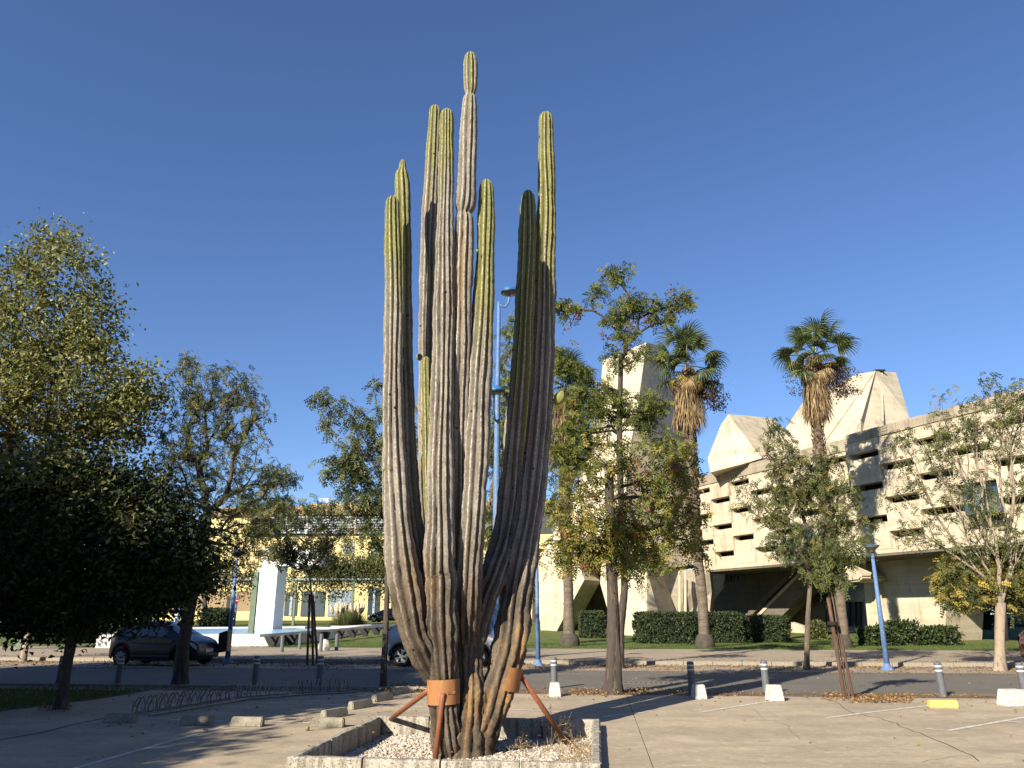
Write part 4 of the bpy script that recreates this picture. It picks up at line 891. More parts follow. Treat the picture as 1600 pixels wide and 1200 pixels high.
for i, (u, v, w, ut, vt, lb) in enumerate(((480, 1039, 1.9, 484, 928, 'left dark stake of the three round the sapling'), (489.5, 1040, 1.9, 487, 925, 'middle dark stake of the three round the sapling'), (496.5, 1038, 1.9, 489, 930, 'right dark stake of the three round the sapling'))):
    g = G(u, v, 0); t = P(ut, vt, g.y); s_ = thing('stake', lb, 'stake', g, group='dark stakes round the sapling'); mb = MB(); mb.tube([(0, 0, -.1), t-g], [w*px(v, g.y)*1.0]*2, 8); mb.build('pole', 'stake_wood', s_)
    mb = MB(); mb.tube([(t-g)*.985, (t-g)*1.0], [w*px(v, g.y)*.7]*2, 8); mb.build('cap', 'frame_dark', s_)
tree('autumn_locust_tree', 'bushy locust with yellowing leaves and red pods, its furrowed trunk right of the cactus', 'tree',
     [(957, 1084, 14), (958, 1040, 11.5), (958, 960, 9.5), (956, 880, 8.5), (954, 800, 7.5), (951, 740, 6.5)],
     BL((930, 830, 75, 40, 90), (890, 770, 44, 40, 40), (1000, 800, 70, 50, 84), (950, 710, 55, 45, 30), (1060, 800, 45, 45, 46), (1015, 730, 50, 40, 42), (895, 860, 45, 32, 36), (975, 865, 80, 24, 50), (1070, 740, 30, 30, 24), (1090, 850, 24, 26, 14)),
     None, 'leaf_autumn', 'bark_dark', 'pinnate', 1.1, 3, (.25, 1), .5, .26, bare=.14, depth=.85, twig=.006, step=.3, flare=.5, extra=[[(966, 1086, 7, -.1), (966, 1040, 5.5, -.12), (961, 970, 4.5, -.05)]])
tree('tall_locust_tree', 'tall open locust crown on a slender trunk behind the furrowed one', 'tree',
     [(968, 1044, 7), (970, 980, 6), (976, 920, 5.6), (972, 820, 5.2), (968, 720, 4.8), (968, 640, 4.4), (970, 575, 3.6)],
     BL((968, 430, 28, 16, 13), (935, 450, 16, 12, 8), (1000, 470, 38, 16, 20), (1035, 490, 30, 18, 14), (1060, 465, 22, 14, 10), (1078, 475, 10, 8, 4), (965, 490, 30, 16, 12), (985, 520, 26, 18, 10), (1010, 545, 40, 18, 8), (960, 560, 36, 18, 10),
        (910, 640, 40, 45, 44), (950, 630, 36, 34, 30), (1010, 640, 40, 36, 38), (890, 700, 40, 60, 60), (880, 560, 16, 30, 22), (888, 480, 16, 14, 12), (905, 590, 22, 16, 14), (1010, 880, 50, 36, 26), (1050, 700, 30, 30, 20)),
     None, 'leaf_autumn', 'bark_dark', 'pinnate', 1.25, 6, (0, .72), .45, .26, depth=.7, twig=.010, bare=.02, step=.45)
for k, (u, v, Y) in enumerate(((938, 433, 0),)): pass
g0 = G(968, 1044, 0)
T = np.array([list(P(u, v, g0.y+random.uniform(-.5, .5))) for u, v in ((948, 436), (1052, 452), (1062, 466), (945, 522), (985, 506), (1010, 500), (900, 488), (886, 508), (1075, 462), (990, 486))])
pods = thing('seed_pods', 'red brown seed pod bunches hanging high in the open locust crown', 'pods', P(1000, 480, g0.y))
V, F, t = tipleaves(T-np.array(pods.location), 'simple', 1.3, (0, 1), 18, 1.2, .12); link('pods', npmesh('pods', V, F, 'leaf_pods', t), pods, kind='stuff')
g1 = G(957, 1084, 0)
T = np.array([list(P(u, v, g1.y-1.2+random.uniform(-.5, .5))) for u, v in ((903, 752), (1008, 735), (1018, 790), (968, 802), (1055, 728), (915, 880), (990, 720), (1000, 760), (893, 745))])
pods = thing('seed_pods', 'red brown seed pod bunches low in the bushy yellowing locust', 'pods', P(960, 780, g1.y))
V, F, t = tipleaves(T-np.array(pods.location), 'simple', 1.0, (0, 1), 15, 1.2, .08); link('pods', npmesh('pods', V, F, 'leaf_pods', t), pods, kind='stuff')
tree('hidden_locust_tree', 'green locust glimpsed between the cactus arms behind the tall lamp', 'tree',
     [(767, 1000, 6), (767, 940, 5.5), (768, 860, 5), (770, 760, 4.4)],
     BL((795, 560, 16, 50, 20), (790, 640, 22, 60, 40), (775, 700, 22, 50, 34), (800, 500, 10, 16, 5), (765, 820, 24, 60, 40), (830, 780, 26, 50, 20), (870, 800, 14, 40, 12), (740, 640, 16, 60, 16)),
     40.0, 'leaf_autumn', 'bark', 'pinnate', 1.7, 5, (0, .7), .45, .35, depth=1, twig=.012, step=.5)
tree('feathery_tree', 'feathery green tree with long bare stem before the slotted concrete wall', 'tree',
     [(1260, 1046, 4.4), (1261, 1000, 4.0), (1263, 950, 3.6), (1266, 915, 3.3), (1262, 880, 3)],
     BL((1240, 740, 42, 50, 90), (1210, 790, 32, 40, 50), (1285, 790, 40, 60, 75), (1250, 850, 50, 40, 70), (1215, 690, 26, 26, 18), (1320, 780, 30, 40, 28), (1290, 880, 34, 34, 50), (1340, 830, 26, 30, 18), (1215, 660, 18, 10, 5), (1290, 715, 26, 20, 16), (1160, 770, 20, 40, 10)),
     None, 'leaf_young', 'bark', 'pinnate', 1.05, 4, (0, 1), .5, .26, depth=.8, twig=.0075, bare=.05)
tree('broom_tree', 'half bare tree with pale broom like branches on a stout trunk, far right', 'tree',
     [(1562, 1048, 8.5), (1562, 1000, 7.2), (1563, 960, 7), (1564, 942, 7)],
     BL((1560, 640, 60, 40, 70), (1500, 680, 50, 50, 60), (1450, 700, 60, 40, 45), (1600, 720, 40, 80, 60), (1520, 780, 60, 50, 60), (1420, 770, 36, 30, 22), (1440, 830, 46, 26, 30), (1560, 840, 60, 50, 50), (1600, 620, 30, 30, 24), (1400, 700, 26, 20, 8), (1480, 620, 30, 18, 8), (1550, 600, 24, 14, 8)),
     None, 'leaf_young', 'bark_pale', 'pinnate', 1.1, 4, (0, 1), .3, .25, depth=.8, twig=.0062, bare=.45, wander=.10, step=.4, alpha=.9, jit=.03, maxr=.6)
tree('yellowing_bush_tree', 'low leafy crown turning yellow at the head of the stout far right trunk', 'tree',
     [(1571, 1000, 3), (1570, 960, 3), (1568, 940, 3)],
     BL((1520, 900, 62, 32, 110), (1580, 890, 40, 40, 90), (1480, 905, 26, 24, 26), (1500, 935, 36, 16, 22), (1600, 930, 30, 26, 30)),
     G(1562, 1048, 0).y+.5, 'leaf_yellowing', 'bark_pale', 'pinnate', 1.15, 7, (0, 1), .4, .26, depth=.8, twig=.006)
tree('edge_tree', 'slim dark tree stem leaning at the left edge beyond the street', 'tree',
     [(5, 1022, 3), (12, 990, 2.8), (26, 950, 2.6)], BL((30, 920, 70, 40, 60)), 38, 'leaf_dark', 'bark_dark', 'simple', 2, 12, (0, 1), .4, .4, twig=.012)
tree('pale_trunk_tree', 'tree with smooth pale trunk at left beyond the street, its crown hidden', 'tree',
     [(36, 1034, 4.6), (42, 1000, 4.2), (48, 955, 3.8)], BL((60, 900, 80, 50, 110)), None, 'leaf_dark', 'bark_pale', 'simple', 1.7, 14, (0, 1), .4, .35, twig=.01)

# ---------------------------------------------------------------- palms
def frond_mesh(name, R_, nb, droop, span, mname, pet=.9, w=.05, tints=(0, 1)):
    """a fan leaf: stalk along +x, blades spreading from its end and drooping"""
    Vs, Fs, T = [], [], []
    def quadstrip(pts, ws, side, t):
        n0 = len(Vs)
        for p, w_ in zip(pts, ws): Vs.append(p+side*w_); Vs.append(p-side*w_); T.extend([t, t])
        for i in range(len(pts)-1): Fs.append((n0+2*i, n0+2*i+1, n0+2*i+3, n0+2*i+2))
    hub = np.array([pet, 0, -pet*.12])
    quadstrip([np.array([pet*f, 0, -.12*pet*f*f]) for f in (0, .5, 1)], [.03, .022, .018], np.array([0, 1, 0.]), .9)
    for i in range(nb):
        a = (i/(nb-1)-.5)*span; L = R_*(.78+.22*math.cos(a*.9))*rng.uniform(.92, 1.06); t = rng.uniform(*tints)
        d = np.array([math.cos(a), math.sin(a), .28*math.cos(a*1.0)]); pts = []; p = hub.copy(); dd = unit(d)
        for k in range(6): pts.append(p.copy()); p = p+dd*L/5; dd = unit(dd-np.array([0, 0, droop*(k+1)**1.6*.10]))
        sd = unit(np.cross(d, [0, 0, 1])); ws = [w*.15, w*.5, w*.55, w*.42, w*.25, .004]
        quadstrip(pts, ws, sd+np.array([0, 0, .35*(-1)**i]), t)
    return npmesh(name, np.array(Vs), np.array(Fs), mname, np.array(T))
FR = dict(g=[frond_mesh('frond', 1.0, 26, 1.25, R(230), 'palm_green', pet=1.05, w=.055) for _ in range(3)], y=[frond_mesh('frond', .95, 28, 2.0, R(230), 'palm_yellow') for _ in range(2)],
          d=[frond_mesh('dead_frond', .95, 24, 3.2, R(200), 'palm_straw') for _ in range(3)])
def palm(name, lb, path, head, Y, hr, skirt, group='tall fan palms'):
    """path: (u,v,r px); head: (u,v); hr head radius px"""
    foot = P(*path[0][:2], Y); foot.z = KZ; root = thing(name, lb, 'palm', foot, group=group); o = np.array(foot)
    tp = [np.array(P(u, v, Y))-o for u, v, r in path]; tp[0] = np.array([0, 0, -.1]); tr = [r*px(v, Y) for u, v, r in path]
    V, F = bark_tube(tp, tr, n=18, rough=.05, seg=.07); zz = V[:, 2]; V[:, :2] *= 1
    link('trunk', npmesh('trunk', V, F, 'palm_bark', smooth=True), root)
    mb = MB(); r0 = tr[0]; mb.lathe([(r0*1.35, -.1), (r0*1.5, .1), (r0*1.42, .32), (r0*1.15, .55), (r0*.95, .62)], 16); mb.build('root_collar', 'palm_root', root, smooth=True)
    # old leaf bases: short scales up the trunk
    S_ = []; n = 900; hh = rng.uniform(.30, 1, n); L = np.concatenate([[0], np.cumsum(np.linalg.norm(np.diff(np.array(tp), axis=0), axis=1))])
    pos = np.stack([np.interp(hh*L[-1], L, np.array(tp)[:, i]) for i in range(3)], 1); rr = np.interp(hh*L[-1], L, tr)*.98; q = rng.uniform(0, 2*PI, n)
    out = np.stack([np.cos(q), np.sin(q), np.zeros(n)], 1); V, F, t = diamonds(pos+out*rr[:, None], out*.55+np.array([0, 0, 1]), out, rng.uniform(.14, .30, n), rng.uniform(.12, .22, n), rng.uniform(0, .4, n))
    link('leaf_bases', npmesh('leaf_bases', V, F, 'palm_straw', t), root, kind='stuff')
    hd = np.array(P(head[0], head[1], Y))-o; k = px(head[1], Y); sc = hr*k/1.62
    def put(kind, az, el, s_, roll=0):
        o_ = link('frond' if kind != 'd' else 'dead_frond', random.choice(FR[kind]), root); d = Vector((math.cos(az)*math.cos(el), math.sin(az)*math.cos(el), math.sin(el)))
        o_.location = Vector(hd)+Vector((0, 0, sc*.25*math.sin(el))); o_.scale = (s_,)*3; o_.rotation_euler = (Matrix.Rotation(az, 4, 'Z') @ Matrix.Rotation(-el, 4, 'Y') @ Matrix.Rotation(roll, 4, 'X')).to_euler()
    for i in range(27):
        f = (i+.5)/27; el = R(82)-f*R(112)+random.uniform(-.2, .2); put('g', i*2.39996+random.uniform(-.3, .3), el, sc*random.uniform(.75, 1.08), random.uniform(-.7, .7))
    for i in range(7): put('y', i*2.39996+random.uniform(0, 1.4), R(-25)+random.uniform(-.35, .3), sc*random.uniform(.6, .9), random.uniform(-.8, .8))
    for i in range(24): put('d', i*2.39996+.5, R(-56)+random.uniform(-.4, .35), sc*random.uniform(.75, .95), random.uniform(-.6, .6))
    n = 1900; vv = rng.uniform(0, 1, n)**.9; v0, v1, sr = skirt; z0_ = hd[2]-sc*.15; z1_ = (np.array(P(head[0], v1, Y))-o)[2]
    zc = z0_+(z1_-z0_)*vv; q = rng.uniform(0, 2*PI, n); rr = sr*k*(.5+.75*np.sin(np.clip(vv*1.1, 0, 1)*PI*.62)+.16*np.sin(q*3+vv*4))*rng.uniform(.4, 1.1, n); 
    cxy = np.stack([np.interp(zc, [a[2] for a in tp], [a[0] for a in tp]), np.interp(zc, [a[2] for a in tp], [a[1] for a in tp])], 1)
    pb = np.stack([cxy[:, 0]+np.cos(q)*rr, cxy[:, 1]+np.sin(q)*rr, zc+.3], 1); D = np.stack([np.cos(q)*.18, np.sin(q)*.18, -np.ones(n)], 1)+rng.normal(0, .1, (n, 3))
    V, F, t = diamonds(pb, D, np.stack([np.cos(q), np.sin(q), np.zeros(n)], 1), rng.uniform(.35, .9, n)*sc, rng.uniform(.03, .07, n)*sc, np.clip(rng.normal(.4, .3, n)-(vv < .45)*.3, 0, 1))
    link('skirt', npmesh('skirt', V, F, 'palm_straw', t), root, kind='stuff')
    # hanging dark fruit strands on the right
    T = []; 
    for az in (-.6, -.2, .25, 2.6):
        c0 = hd+np.array([math.cos(az)*.95*sc, math.sin(az)*.6*sc, -.55*sc]); T += [c0+np.array([rng.normal(0, .28), rng.normal(0, .22), -rng.uniform(0, 1.25)])*sc for _ in range(46 if az < 1 else 14)]
    V, F, t = tipleaves(np.array(T), 'simple', .9*sc, (0, 1), 12, 1.4, .09*sc); link('fruit_strands', npmesh('fruit_strands', V, F, 'palm_fruit', t), root, kind='stuff')
palm('fan_palm', 'fan palm with full brown skirt between the tower and the roof lights', [(1102, 1014, 10.5), (1100, 985, 8.5), (1097, 930, 7.6), (1088, 850, 7.4), (1082, 760, 8), (1078, 690, 8.5), (1076, 640, 9), (1075, 585, 9)], (1073, 572), 40.2, 60, (600, 664, 16))
palm('fan_palm', 'leaning fan palm with spiky crown in front of the big roof light', [(1316, 1012, 11), (1318, 985, 8), (1312, 930, 7.8), (1300, 860, 7.6), (1291, 790, 7.6), (1282, 720, 7.6), (1277, 660, 6.5), (1274, 600, 7), (1272, 560, 8)], (1273, 556), 40.0, 58, (580, 652, 14))
palm('fan_palm', 'fan palm mostly hidden behind the cactus and the locust crown', [(890, 1012, 11), (889, 980, 9), (888, 930, 7.6), (886, 860, 7.4), (884, 760, 8), (884, 690, 10), (886, 640, 10), (888, 610, 9)], (889, 606), 42.0, 50, (640, 725, 24))

# ---------------------------------------------------------------- hedges, bushes, tall grass
def hedge(name, lb, u0, u1, vt, vb, Y, depth, n, leaf='leaf_hedge', size=.11, cat='hedge', rough=.075, rz=-.05, round_=.2, z=None, core='leafcore', group=None):
    a, b = P(u0, vb, Y), P(u1, vb, Y); z0_ = KZ if z is None else z; h = P(0, vt, Y).z-z0_; w = b.x-a.x; root = thing(name, lb, cat, ((a.x+b.x)/2, Y+depth/2, z0_), group=group)
    return leafbox('foliage', root, (0, 0, h/2), (w, depth, h), rz, n, leaf, size, rough, core, round_)
mat('leafcore', (.018, .026, .012), (.012, .018, .008), 5, bmp=0)
hedge('clipped_hedge', 'clipped dark green hedge block left of the near palm foot', 1006, 1092, 960, 1008, 45, 3.2, 9000, size=.13)
hedge('clipped_hedge', 'clipped dark green hedge block right of the near palm foot', 1094, 1164, 960, 1006, 46, 3.0, 8000, size=.13)
hedge('clipped_hedge', 'lower clipped hedge block ending beside the sunlit low wall', 1166, 1236, 965, 1006, 46.5, 3.0, 7000, size=.13)
hedge('clipped_hedge', 'short clipped hedge glimpsed left of the furrowed trunk', 911, 946, 958, 998, 52, 3.0, 4500, size=.14)
hedge('bush', 'pale leafy bush by the dark ground floor wall', 1272, 1292, 974, 1004, 49.5, .8, 1300, 'leaf_young', .16, 'bush', .15)
for a, b, c, d, lb in ((1362, 1402, 985, 1014, 'small glossy bush at the foot of the leaning blue lamp'), (1400, 1440, 976, 1016, 'tall ragged bush with upright shoots beside the concrete leg'), (1438, 1470, 990, 1016, 'low round bush among three before the concrete leg'), (1464, 1502, 984, 1018, 'rightmost round bush before the concrete leg')):
    hedge('bush', lb, a, b, c, d, 42.5+random.uniform(-.5, .5), 1.4, 2400, 'leaf_hedge', .17, 'bush', .22, round_=.45, core=None)
sp = []
hedge('bush', 'rounded bush on the lawn right of the leaning dark trunk', 309, 346, 954, 975, 70, 2.5, 1800, 'leaf_hedge', .26, 'bush', .1, round_=.35, z=.7)
hedge('dark_hedge', 'deep dark hedge mass under the trees at the left', 40, 108, 900, 1013, 45, 3, 5000, 'leaf_dark', .25, 'hedge', .1, round_=.1)
hedge('dark_hedge', 'dark hedge behind the stout trunk at the right edge', 1478, 1556, 915, 1000, 66, 3, 5000, 'leaf_dark', .30, 'hedge', .12, round_=.1)
hedge('dark_hedge', 'tall dark greenery at the right edge above the parked blue car', 1556, 1760, 860, 955, 78, 3, 5000, 'leaf_dark', .34, 'hedge', .12, round_=.1, z=2.1)
def far_tree(u, v, r, Y, lb, leaf='leaf_acacia', n=70):
    tree('far_tree', lb, 'tree', [(u, 990, 4), (u, 940, 3.5), (u+3, v+r*.6, 3)], BL((u, v, r*1.2, r, n)), Y, leaf, 'bark_dark', 'simple', 3.4, 14, (0, 1), .4, .6, twig=.02, step=.8)
for a in ((230, 900, 60, 70, 'rounded tree beyond the plaza behind the hatchback', 'leaf_dark'), (60, 880, 90, 62, 'broad dark tree beyond the plaza at far left', 'leaf_dark'), (700, 930, 50, 85, 'far tree showing through the cactus gaps', 'leaf_acacia'), (835, 900, 30, 90, 'far tree right of the cactus beyond the tower leg', 'leaf_autumn'), (-80, 860, 90, 60, 'dark tree past the left edge beyond the plaza', 'leaf_dark'), (1640, 880, 60, 90, 'dark tree past the right edge', 'leaf_dark'), (320, 880, 40, 90, 'olive tree before the tan wall of the yellow building', 'leaf_acacia')):
    far_tree(a[0], a[1], a[2], a[3], a[4], a[5])
# pampas grass
pg = thing('pampas_grass', 'big tuft of pampas grass with cream plumes on the lawn', 'grass', (P(545, 975, 72).x, 72, .55)); k = px(960, 72); n = 3800
q = rng.uniform(0, 2*PI, n); el = rng.uniform(.15, 1.45, n); D = np.stack([np.cos(q)*np.cos(el), np.sin(q)*np.cos(el), np.sin(el)], 1); pb = rng.normal(0, 1, (n, 3))*np.array([.35, .35, 0])
V1, F1, t1_ = diamonds(pb, D, np.tile([0, 0, 1.], (n, 1)), rng.uniform(.5, 1.0, n)*34*k*.95, np.full(n, .06), rng.uniform(0, 1, n))
link('blades', npmesh('blades', V1, F1, 'pampas', t1_), pg, kind='stuff')
pm = None
for i in range(26):
    if pm is None:
        mb = MB(); mb.tube([(0, 0, 0), (0, 0, 20*k)], .02, 4); mb.lathe([(.02, 20*k), (.15, 24*k), (.17, 29*k), (.08, 34*k), (.01, 37*k)], 7); o = mb.build('plume', 'plume', pg); pm = o.data
    else: o = link('plume', pm, pg)
    o.rotation_euler = (random.uniform(-.15, .15), random.uniform(-.5, .5), random.uniform(0, 6)); o.location = (random.uniform(-1.1, 1.1), random.uniform(-.5, .5), .1)
# grass blades over the lawn's near edge and the left patch
def blades(name, lb, S_a, S_b, T_a, T_b, n, z, h, **kw):
    pb = np.array([list(ST(a, b, z)) for a, b in zip(rng.uniform(S_a, S_b, n), rng.uniform(0, 1, n)**1.5*(T_b-T_a)+T_a)]); D = rng.normal(0, .35, (n, 3)); D[:, 2] = 1
    V, F, t = diamonds(pb, D, rng.normal(0, 1, (n, 3)), rng.uniform(.5, 1.2, n)*h, rng.uniform(.4, .9, n)*h*.22, rng.uniform(0, 1, n)); o = link(name, npmesh(name, V, F, 'blade', t), None, kind='stuff'); o['label'] = lb; return o
blades('grass', 'short green grass along the lawn edge beyond the sidewalk', -25, 25, 39.1, 47, 42000, KZ, .09)
gb = [(p.x, p.y) for p in gp_]; 
n = 9000; pb = np.stack([rng.uniform(gp_[0].x+1, gp_[2].x, n), rng.uniform(gp_[4].y-1.5, gp_[1].y-.1, n), np.full(n, .005)], 1)
def inside(x, y, poly):
    c = np.zeros(len(x), bool); j = len(poly)-1
    for i in range(len(poly)):
        xi, yi = poly[i]; xj, yj = poly[j]; c ^= ((yi > y) != (yj > y)) & (x < (xj-xi)*(y-yi)/(yj-yi+1e-12)+xi); j = i
    return c
pb = pb[inside(pb[:, 0], pb[:, 1], gb)]; n = len(pb); D = rng.normal(0, .35, (n, 3)); D[:, 2] = 1
V, F, t = diamonds(pb, D, rng.normal(0, 1, (n, 3)), rng.uniform(.03, .09, n), rng.uniform(.01, .02, n), rng.uniform(0, .7, n)); o = link('grass', npmesh('grass', V, F, 'blade', t), None, kind='stuff')
# fallen leaves
def litter(name, regs, **kw):
    X = []
    for (s_a, s_b, t_a, t_b, z, n) in regs:
        X.append(np.array([list(ST(a, b, z)) for a, b in zip(rng.uniform(s_a, s_b, n), rng.uniform(t_a, t_b, n))]))
    X = np.concatenate(X); n = len(X); keep = (np.sin(X[:, 0]*1.7+np.sin(X[:, 1]*2.3)*1.3)+rng.normal(0, .9, n)) > -.5; X = X[keep]; n = len(X); X[:, 2] += rng.uniform(.002, .02, n)
    D = rng.normal(0, 1, (n, 3)); D[:, 2] *= .18; N = rng.normal(0, .3, (n, 3)); N[:, 2] += 1; L = rng.uniform(.03, .085, n)
    V, F, t = diamonds(X, D, N, L, L*.6, rng.uniform(0, 1, n), .35); return link(name, npmesh(name, V, F, 'litter', t), None, kind='stuff')
litter('fallen_leaves', [(-24, 20, 26.1, 28.8, 0, 9000), (-24, 20, 27.8, 29.1, 0, 7000), (-24, 20, 29.2, 30.4, KZ, 2200), (-24, 20, 24.9, 26.0, -.008, 1300), (-14, 18, 18.2, 19.3, 0, 2600), (-14, 18, 17, 18.6, 0, 500), (-8, 12, 9, 17, 0, 160), (-12, -3, 12, 18, 0, 260), (-10, 12, 19.4, 26, -.008, 260), (-22, 20, 30, 39, KZ, 500)])
def pile(u0, u1, v0, v1, n, z=0.0):
    X = np.array([list(G(random.uniform(u0, u1), random.uniform(v0, v1), z)) for _ in range(n)]); n = len(X); X[:, 2] += rng.uniform(.002, .05, n)
    D = rng.normal(0, 1, (n, 3)); D[:, 2] *= .3; N = rng.normal(0, .5, (n, 3)); N[:, 2] += 1; L = rng.uniform(.03, .08, n); V, F, t = diamonds(X, D, N, L, L*.6, rng.uniform(0, 1, n), .35)
    link('fallen_leaves', npmesh('fallen_leaves', V, F, 'litter', t), None, kind='stuff')
pile(1332, 1424, 1087, 1099, 900); pile(1285, 1330, 1083, 1096, 200); pile(896, 1010, 1077, 1088, 520); pile(600, 665, 1068, 1080, 240); pile(1000, 1090, 1078, 1086, 160); pile(60, 110, 1100, 1112, 160)
# dry weeds in the planter's right corner
n = 900; X = np.array([list(ST(s1-W_-abs(random.gauss(0, .30)), random.uniform(t0+.15, t1-.9), GZ+.01)) for _ in range(n)]); X[:, 0] = np.where(rng.uniform(0, 1, n) < .25, X[:, 0]-rng.uniform(.2, .9, n), X[:, 0])
D = rng.normal(0, .7, (n, 3)); D[:, 2] = np.abs(D[:, 2])+.35; V, F, t = diamonds(X, D, rng.normal(0, 1, (n, 3)), rng.uniform(.05, .16, n), np.full(n, .008), rng.uniform(.3, 1, n))
dw = link('dry_grass', npmesh('dry_grass', V, F, 'palm_straw', t), None, kind='stuff')
def weed(u, v, h, lb, n=9):
    g = G(u, v, GZ); w = thing('dry_weed', lb, 'weed', g); mb = MB(); heads = []
    for i in range(n):
        az = random.uniform(0, 6.28); tilt = random.uniform(.15, .9); L = h*random.uniform(.5, 1); p = Vector((0, 0, 0)); pts = [p]
        for k in range(4): p = p+Vector((math.cos(az)*math.sin(tilt), math.sin(az)*math.sin(tilt), math.cos(tilt)))*L/4; tilt += .1; pts.append(p)
        mb.tube(pts, .0028, 3, False)
        for k in range(3): q = pts[-1]+Vector([random.gauss(0, .05) for _ in range(3)]); mb.tube([pts[-2], q], .002, 3, False); heads.append(q)
    mb.build('stems', 'straw', w, kind='stuff'); V, F, t = tipleaves(np.array([list(q) for q in heads]), 'simple', .22, (0, 1), 5, 0, .012); link('seed_heads', npmesh('seed_heads', V, F, 'palm_straw', t), w, kind='stuff')
weed(875, 1163, .62, 'tall dry branching weed at the foot of the right prop'); weed(862, 1166, .5, 'spindly dry weed left of the right prop foot', 6); weed(815, 1178, .22, 'small dry weed near the front kerb of the planter', 8); weed(900, 1170, .3, 'short dry weed right of the right prop foot', 8)
# ---------------------------------------------------------------- small things on the lot
def wheelstop(lb, u0, u1, v, d_ang, m='block', L=.6, grp='concrete wheel stops on the lot'):
    g = G((u0+u1)/2, v); L = (u1-u0)*px(v, g.y) if d_ang is None else L
    t = thing('wheel_stop', lb, 'wheel stop', (g.x, g.y, 0), -A6 if d_ang is None else d_ang, grp)
    mb = MB(); h, w = .14, .17; mb.prism([(-L/2, -w/2, 0), (-L/2, w/2, 0), (-L/2+.02, w/2-.02, h), (-L/2+.02, -w/2+.045, h)], (L, 0, 0))
    for i, q in enumerate(mb.v): mb.v[i] = (q[0]+random.uniform(-.006, .006)-(.02 if q[2] > .1 and q[0] > 0 else 0), q[1]+random.uniform(-.005, .005), q[2]+(random.uniform(-.006, .006) if q[2] > .05 else 0))
    mb.build('block', m, t, bevel=.014)
wheelstop('shaded concrete wheel stop nearest the left edge, in front of the bike rack', 162, 212, 1129, None)
wheelstop('dark weathered wheel stop second from the left, half in tree shade', 281, 332, 1133, None)
wheelstop('sunlit pitted wheel stop left of the shade edge, third from the left', 360, 411, 1135, None)
wheelstop('sunlit wheel stop touching the left corner of the planter', 486, 538, 1136, None)
A_ = R(62)
wheelstop('nearest of the four slanting wheel stops behind the planter corner', 507, 537, 1121, A_)
wheelstop('second slanting wheel stop behind the planter corner', 549, 577, 1106.5, A_)
wheelstop('third slanting wheel stop, before the last towards the street', 584, 611, 1095, A_)
wheelstop('farthest slanting wheel stop, close to the street verge', 612, 636, 1084.5, A_)
wheelstop('yellow painted wheel stop at the right by the bay line', 1451, 1495, 1106, None, 'block_yellow')
def wedge(lb, u0, u1, v0, v1, rz=0):
    g = G((u0+u1)/2, v1); k = px(v1, g.y); w, h = (u1-u0)*k, (v1-v0)*k*.97
    t = thing('concrete_block', lb, 'block', (g.x, g.y+.15, 0), rz, 'white concrete blocks by the bollards'); mb = MB(); mb.box((0, 0, h/2), (w, .32, h), None, (.74, .8)); mb.build('block', 'block_white', t, bevel=.012)
wedge('small white wedge block in front of the bollard right of the cactus', 858, 877, 1068, 1089)
wedge('shaded white wedge block at the foot of the second right bollard', 1085, 1105, 1071, 1093, .1)
wedge('half shaded white wedge block by the third right bollard', 1203, 1226, 1072, 1096, .1)
wedge('large white wedge block at the right edge of the lot', 1571, 1612, 1079, 1104, .15)
def bollard_proto():
    t = thing('bollard', 'x', 'bollard', (0, 0, 0)); mb = MB(); h = .70; mb.lathe([(.078, 0), (.078, h-.03), (.068, h-.005), (.03, h)], 20); mb.build('post', 'bollard', t, smooth=False)
    for z in (h-.10, h-.19): mb = MB(); mb.lathe([(.080, z), (.080, z+.035)], 20); mb.build('band', 'bollard_band', t)
    mb = MB(); mb.lathe([(.10, 0), (.10, .012)], 16); mb.build('foot', 'steel', t)
    return t
bp_ = bollard_proto(); kids()
BOL = [(91, 1071, 1.9, .03, 'bollard leaning in the tree shade nearest the left edge'), (183, 1071, 0, .02, 'shaded bollard before the rear wheel of the dark hatchback'), (397, 1071, -1, .03, 'bollard with sunlit foot right of the street tree'), (498, 1072, 0, .01, 'shaded bollard left of the slim dark trunk behind the bike rack'),
       (866, 1075, 0, 0, 'bollard standing behind the small white block right of the cactus'), (1082, 1086, 1, -.01, 'grey bollard with two white bands beside a shaded block'), (1198, 1084, 0, -.01, 'shaded bollard between two white wedge blocks'), (1474, 1088, -2, -.035, 'sunlit bollard near the yellow wheel stop'), (1603, 1089, 0, -.03, 'bollard cut by the right edge of the picture')]
for i, (u, v, _, lean, lb) in enumerate(BOL):
    g = G(u, v); o = bp_ if i == 0 else dup(bp_, g); o.location = g; o.rotation_euler = (0, lean, 0); o['label'] = lb; o['group'] = 'grey bollards along the street edge'
def fb(u, v0, v1, lb):
    g = G(u, v1, KZ); h = P(u, v0, g.y).z-KZ; t = thing('short_bollard', lb, 'bollard', g, group='dark bollards across the street'); mb = MB(); mb.lathe([(.085, 0), (.085, h-.03), (.04, h)], 12); mb.build('post', 'bollard', t); mb = MB(); mb.lathe([(.088, h-.2), (.088, h-.13)], 12); mb.build('band', 'steel', t)
fb(440, 992, 1019, 'dark bollard by the end of the long bench, leftmost of four'); fb(468, 989, 1014, 'dark bollard left of the stakes across the street'); fb(501, 990, 1018, 'dark bollard right of the stakes beside a pale stone'); fb(525.5, 990, 1016, 'dark bollard before the bench, rightmost of four')
st_ = thing('stone', 'pale rough boulder by the bollards across the street', 'stone', G(506, 1017, KZ)); V = unit(rng.normal(0, 1, (60, 3)))*np.array([.28, .22, .32])
import bmesh
bm = bmesh.new(); [bm.verts.new(v) for v in V]; bmesh.ops.convex_hull(bm, input=bm.verts); me = bpy.data.meshes.new('rock'); bm.to_mesh(me); bm.free(); me.materials.append(MATS['block_white']); o = link('rock', me, st_); o.location = (0, 0, .2)
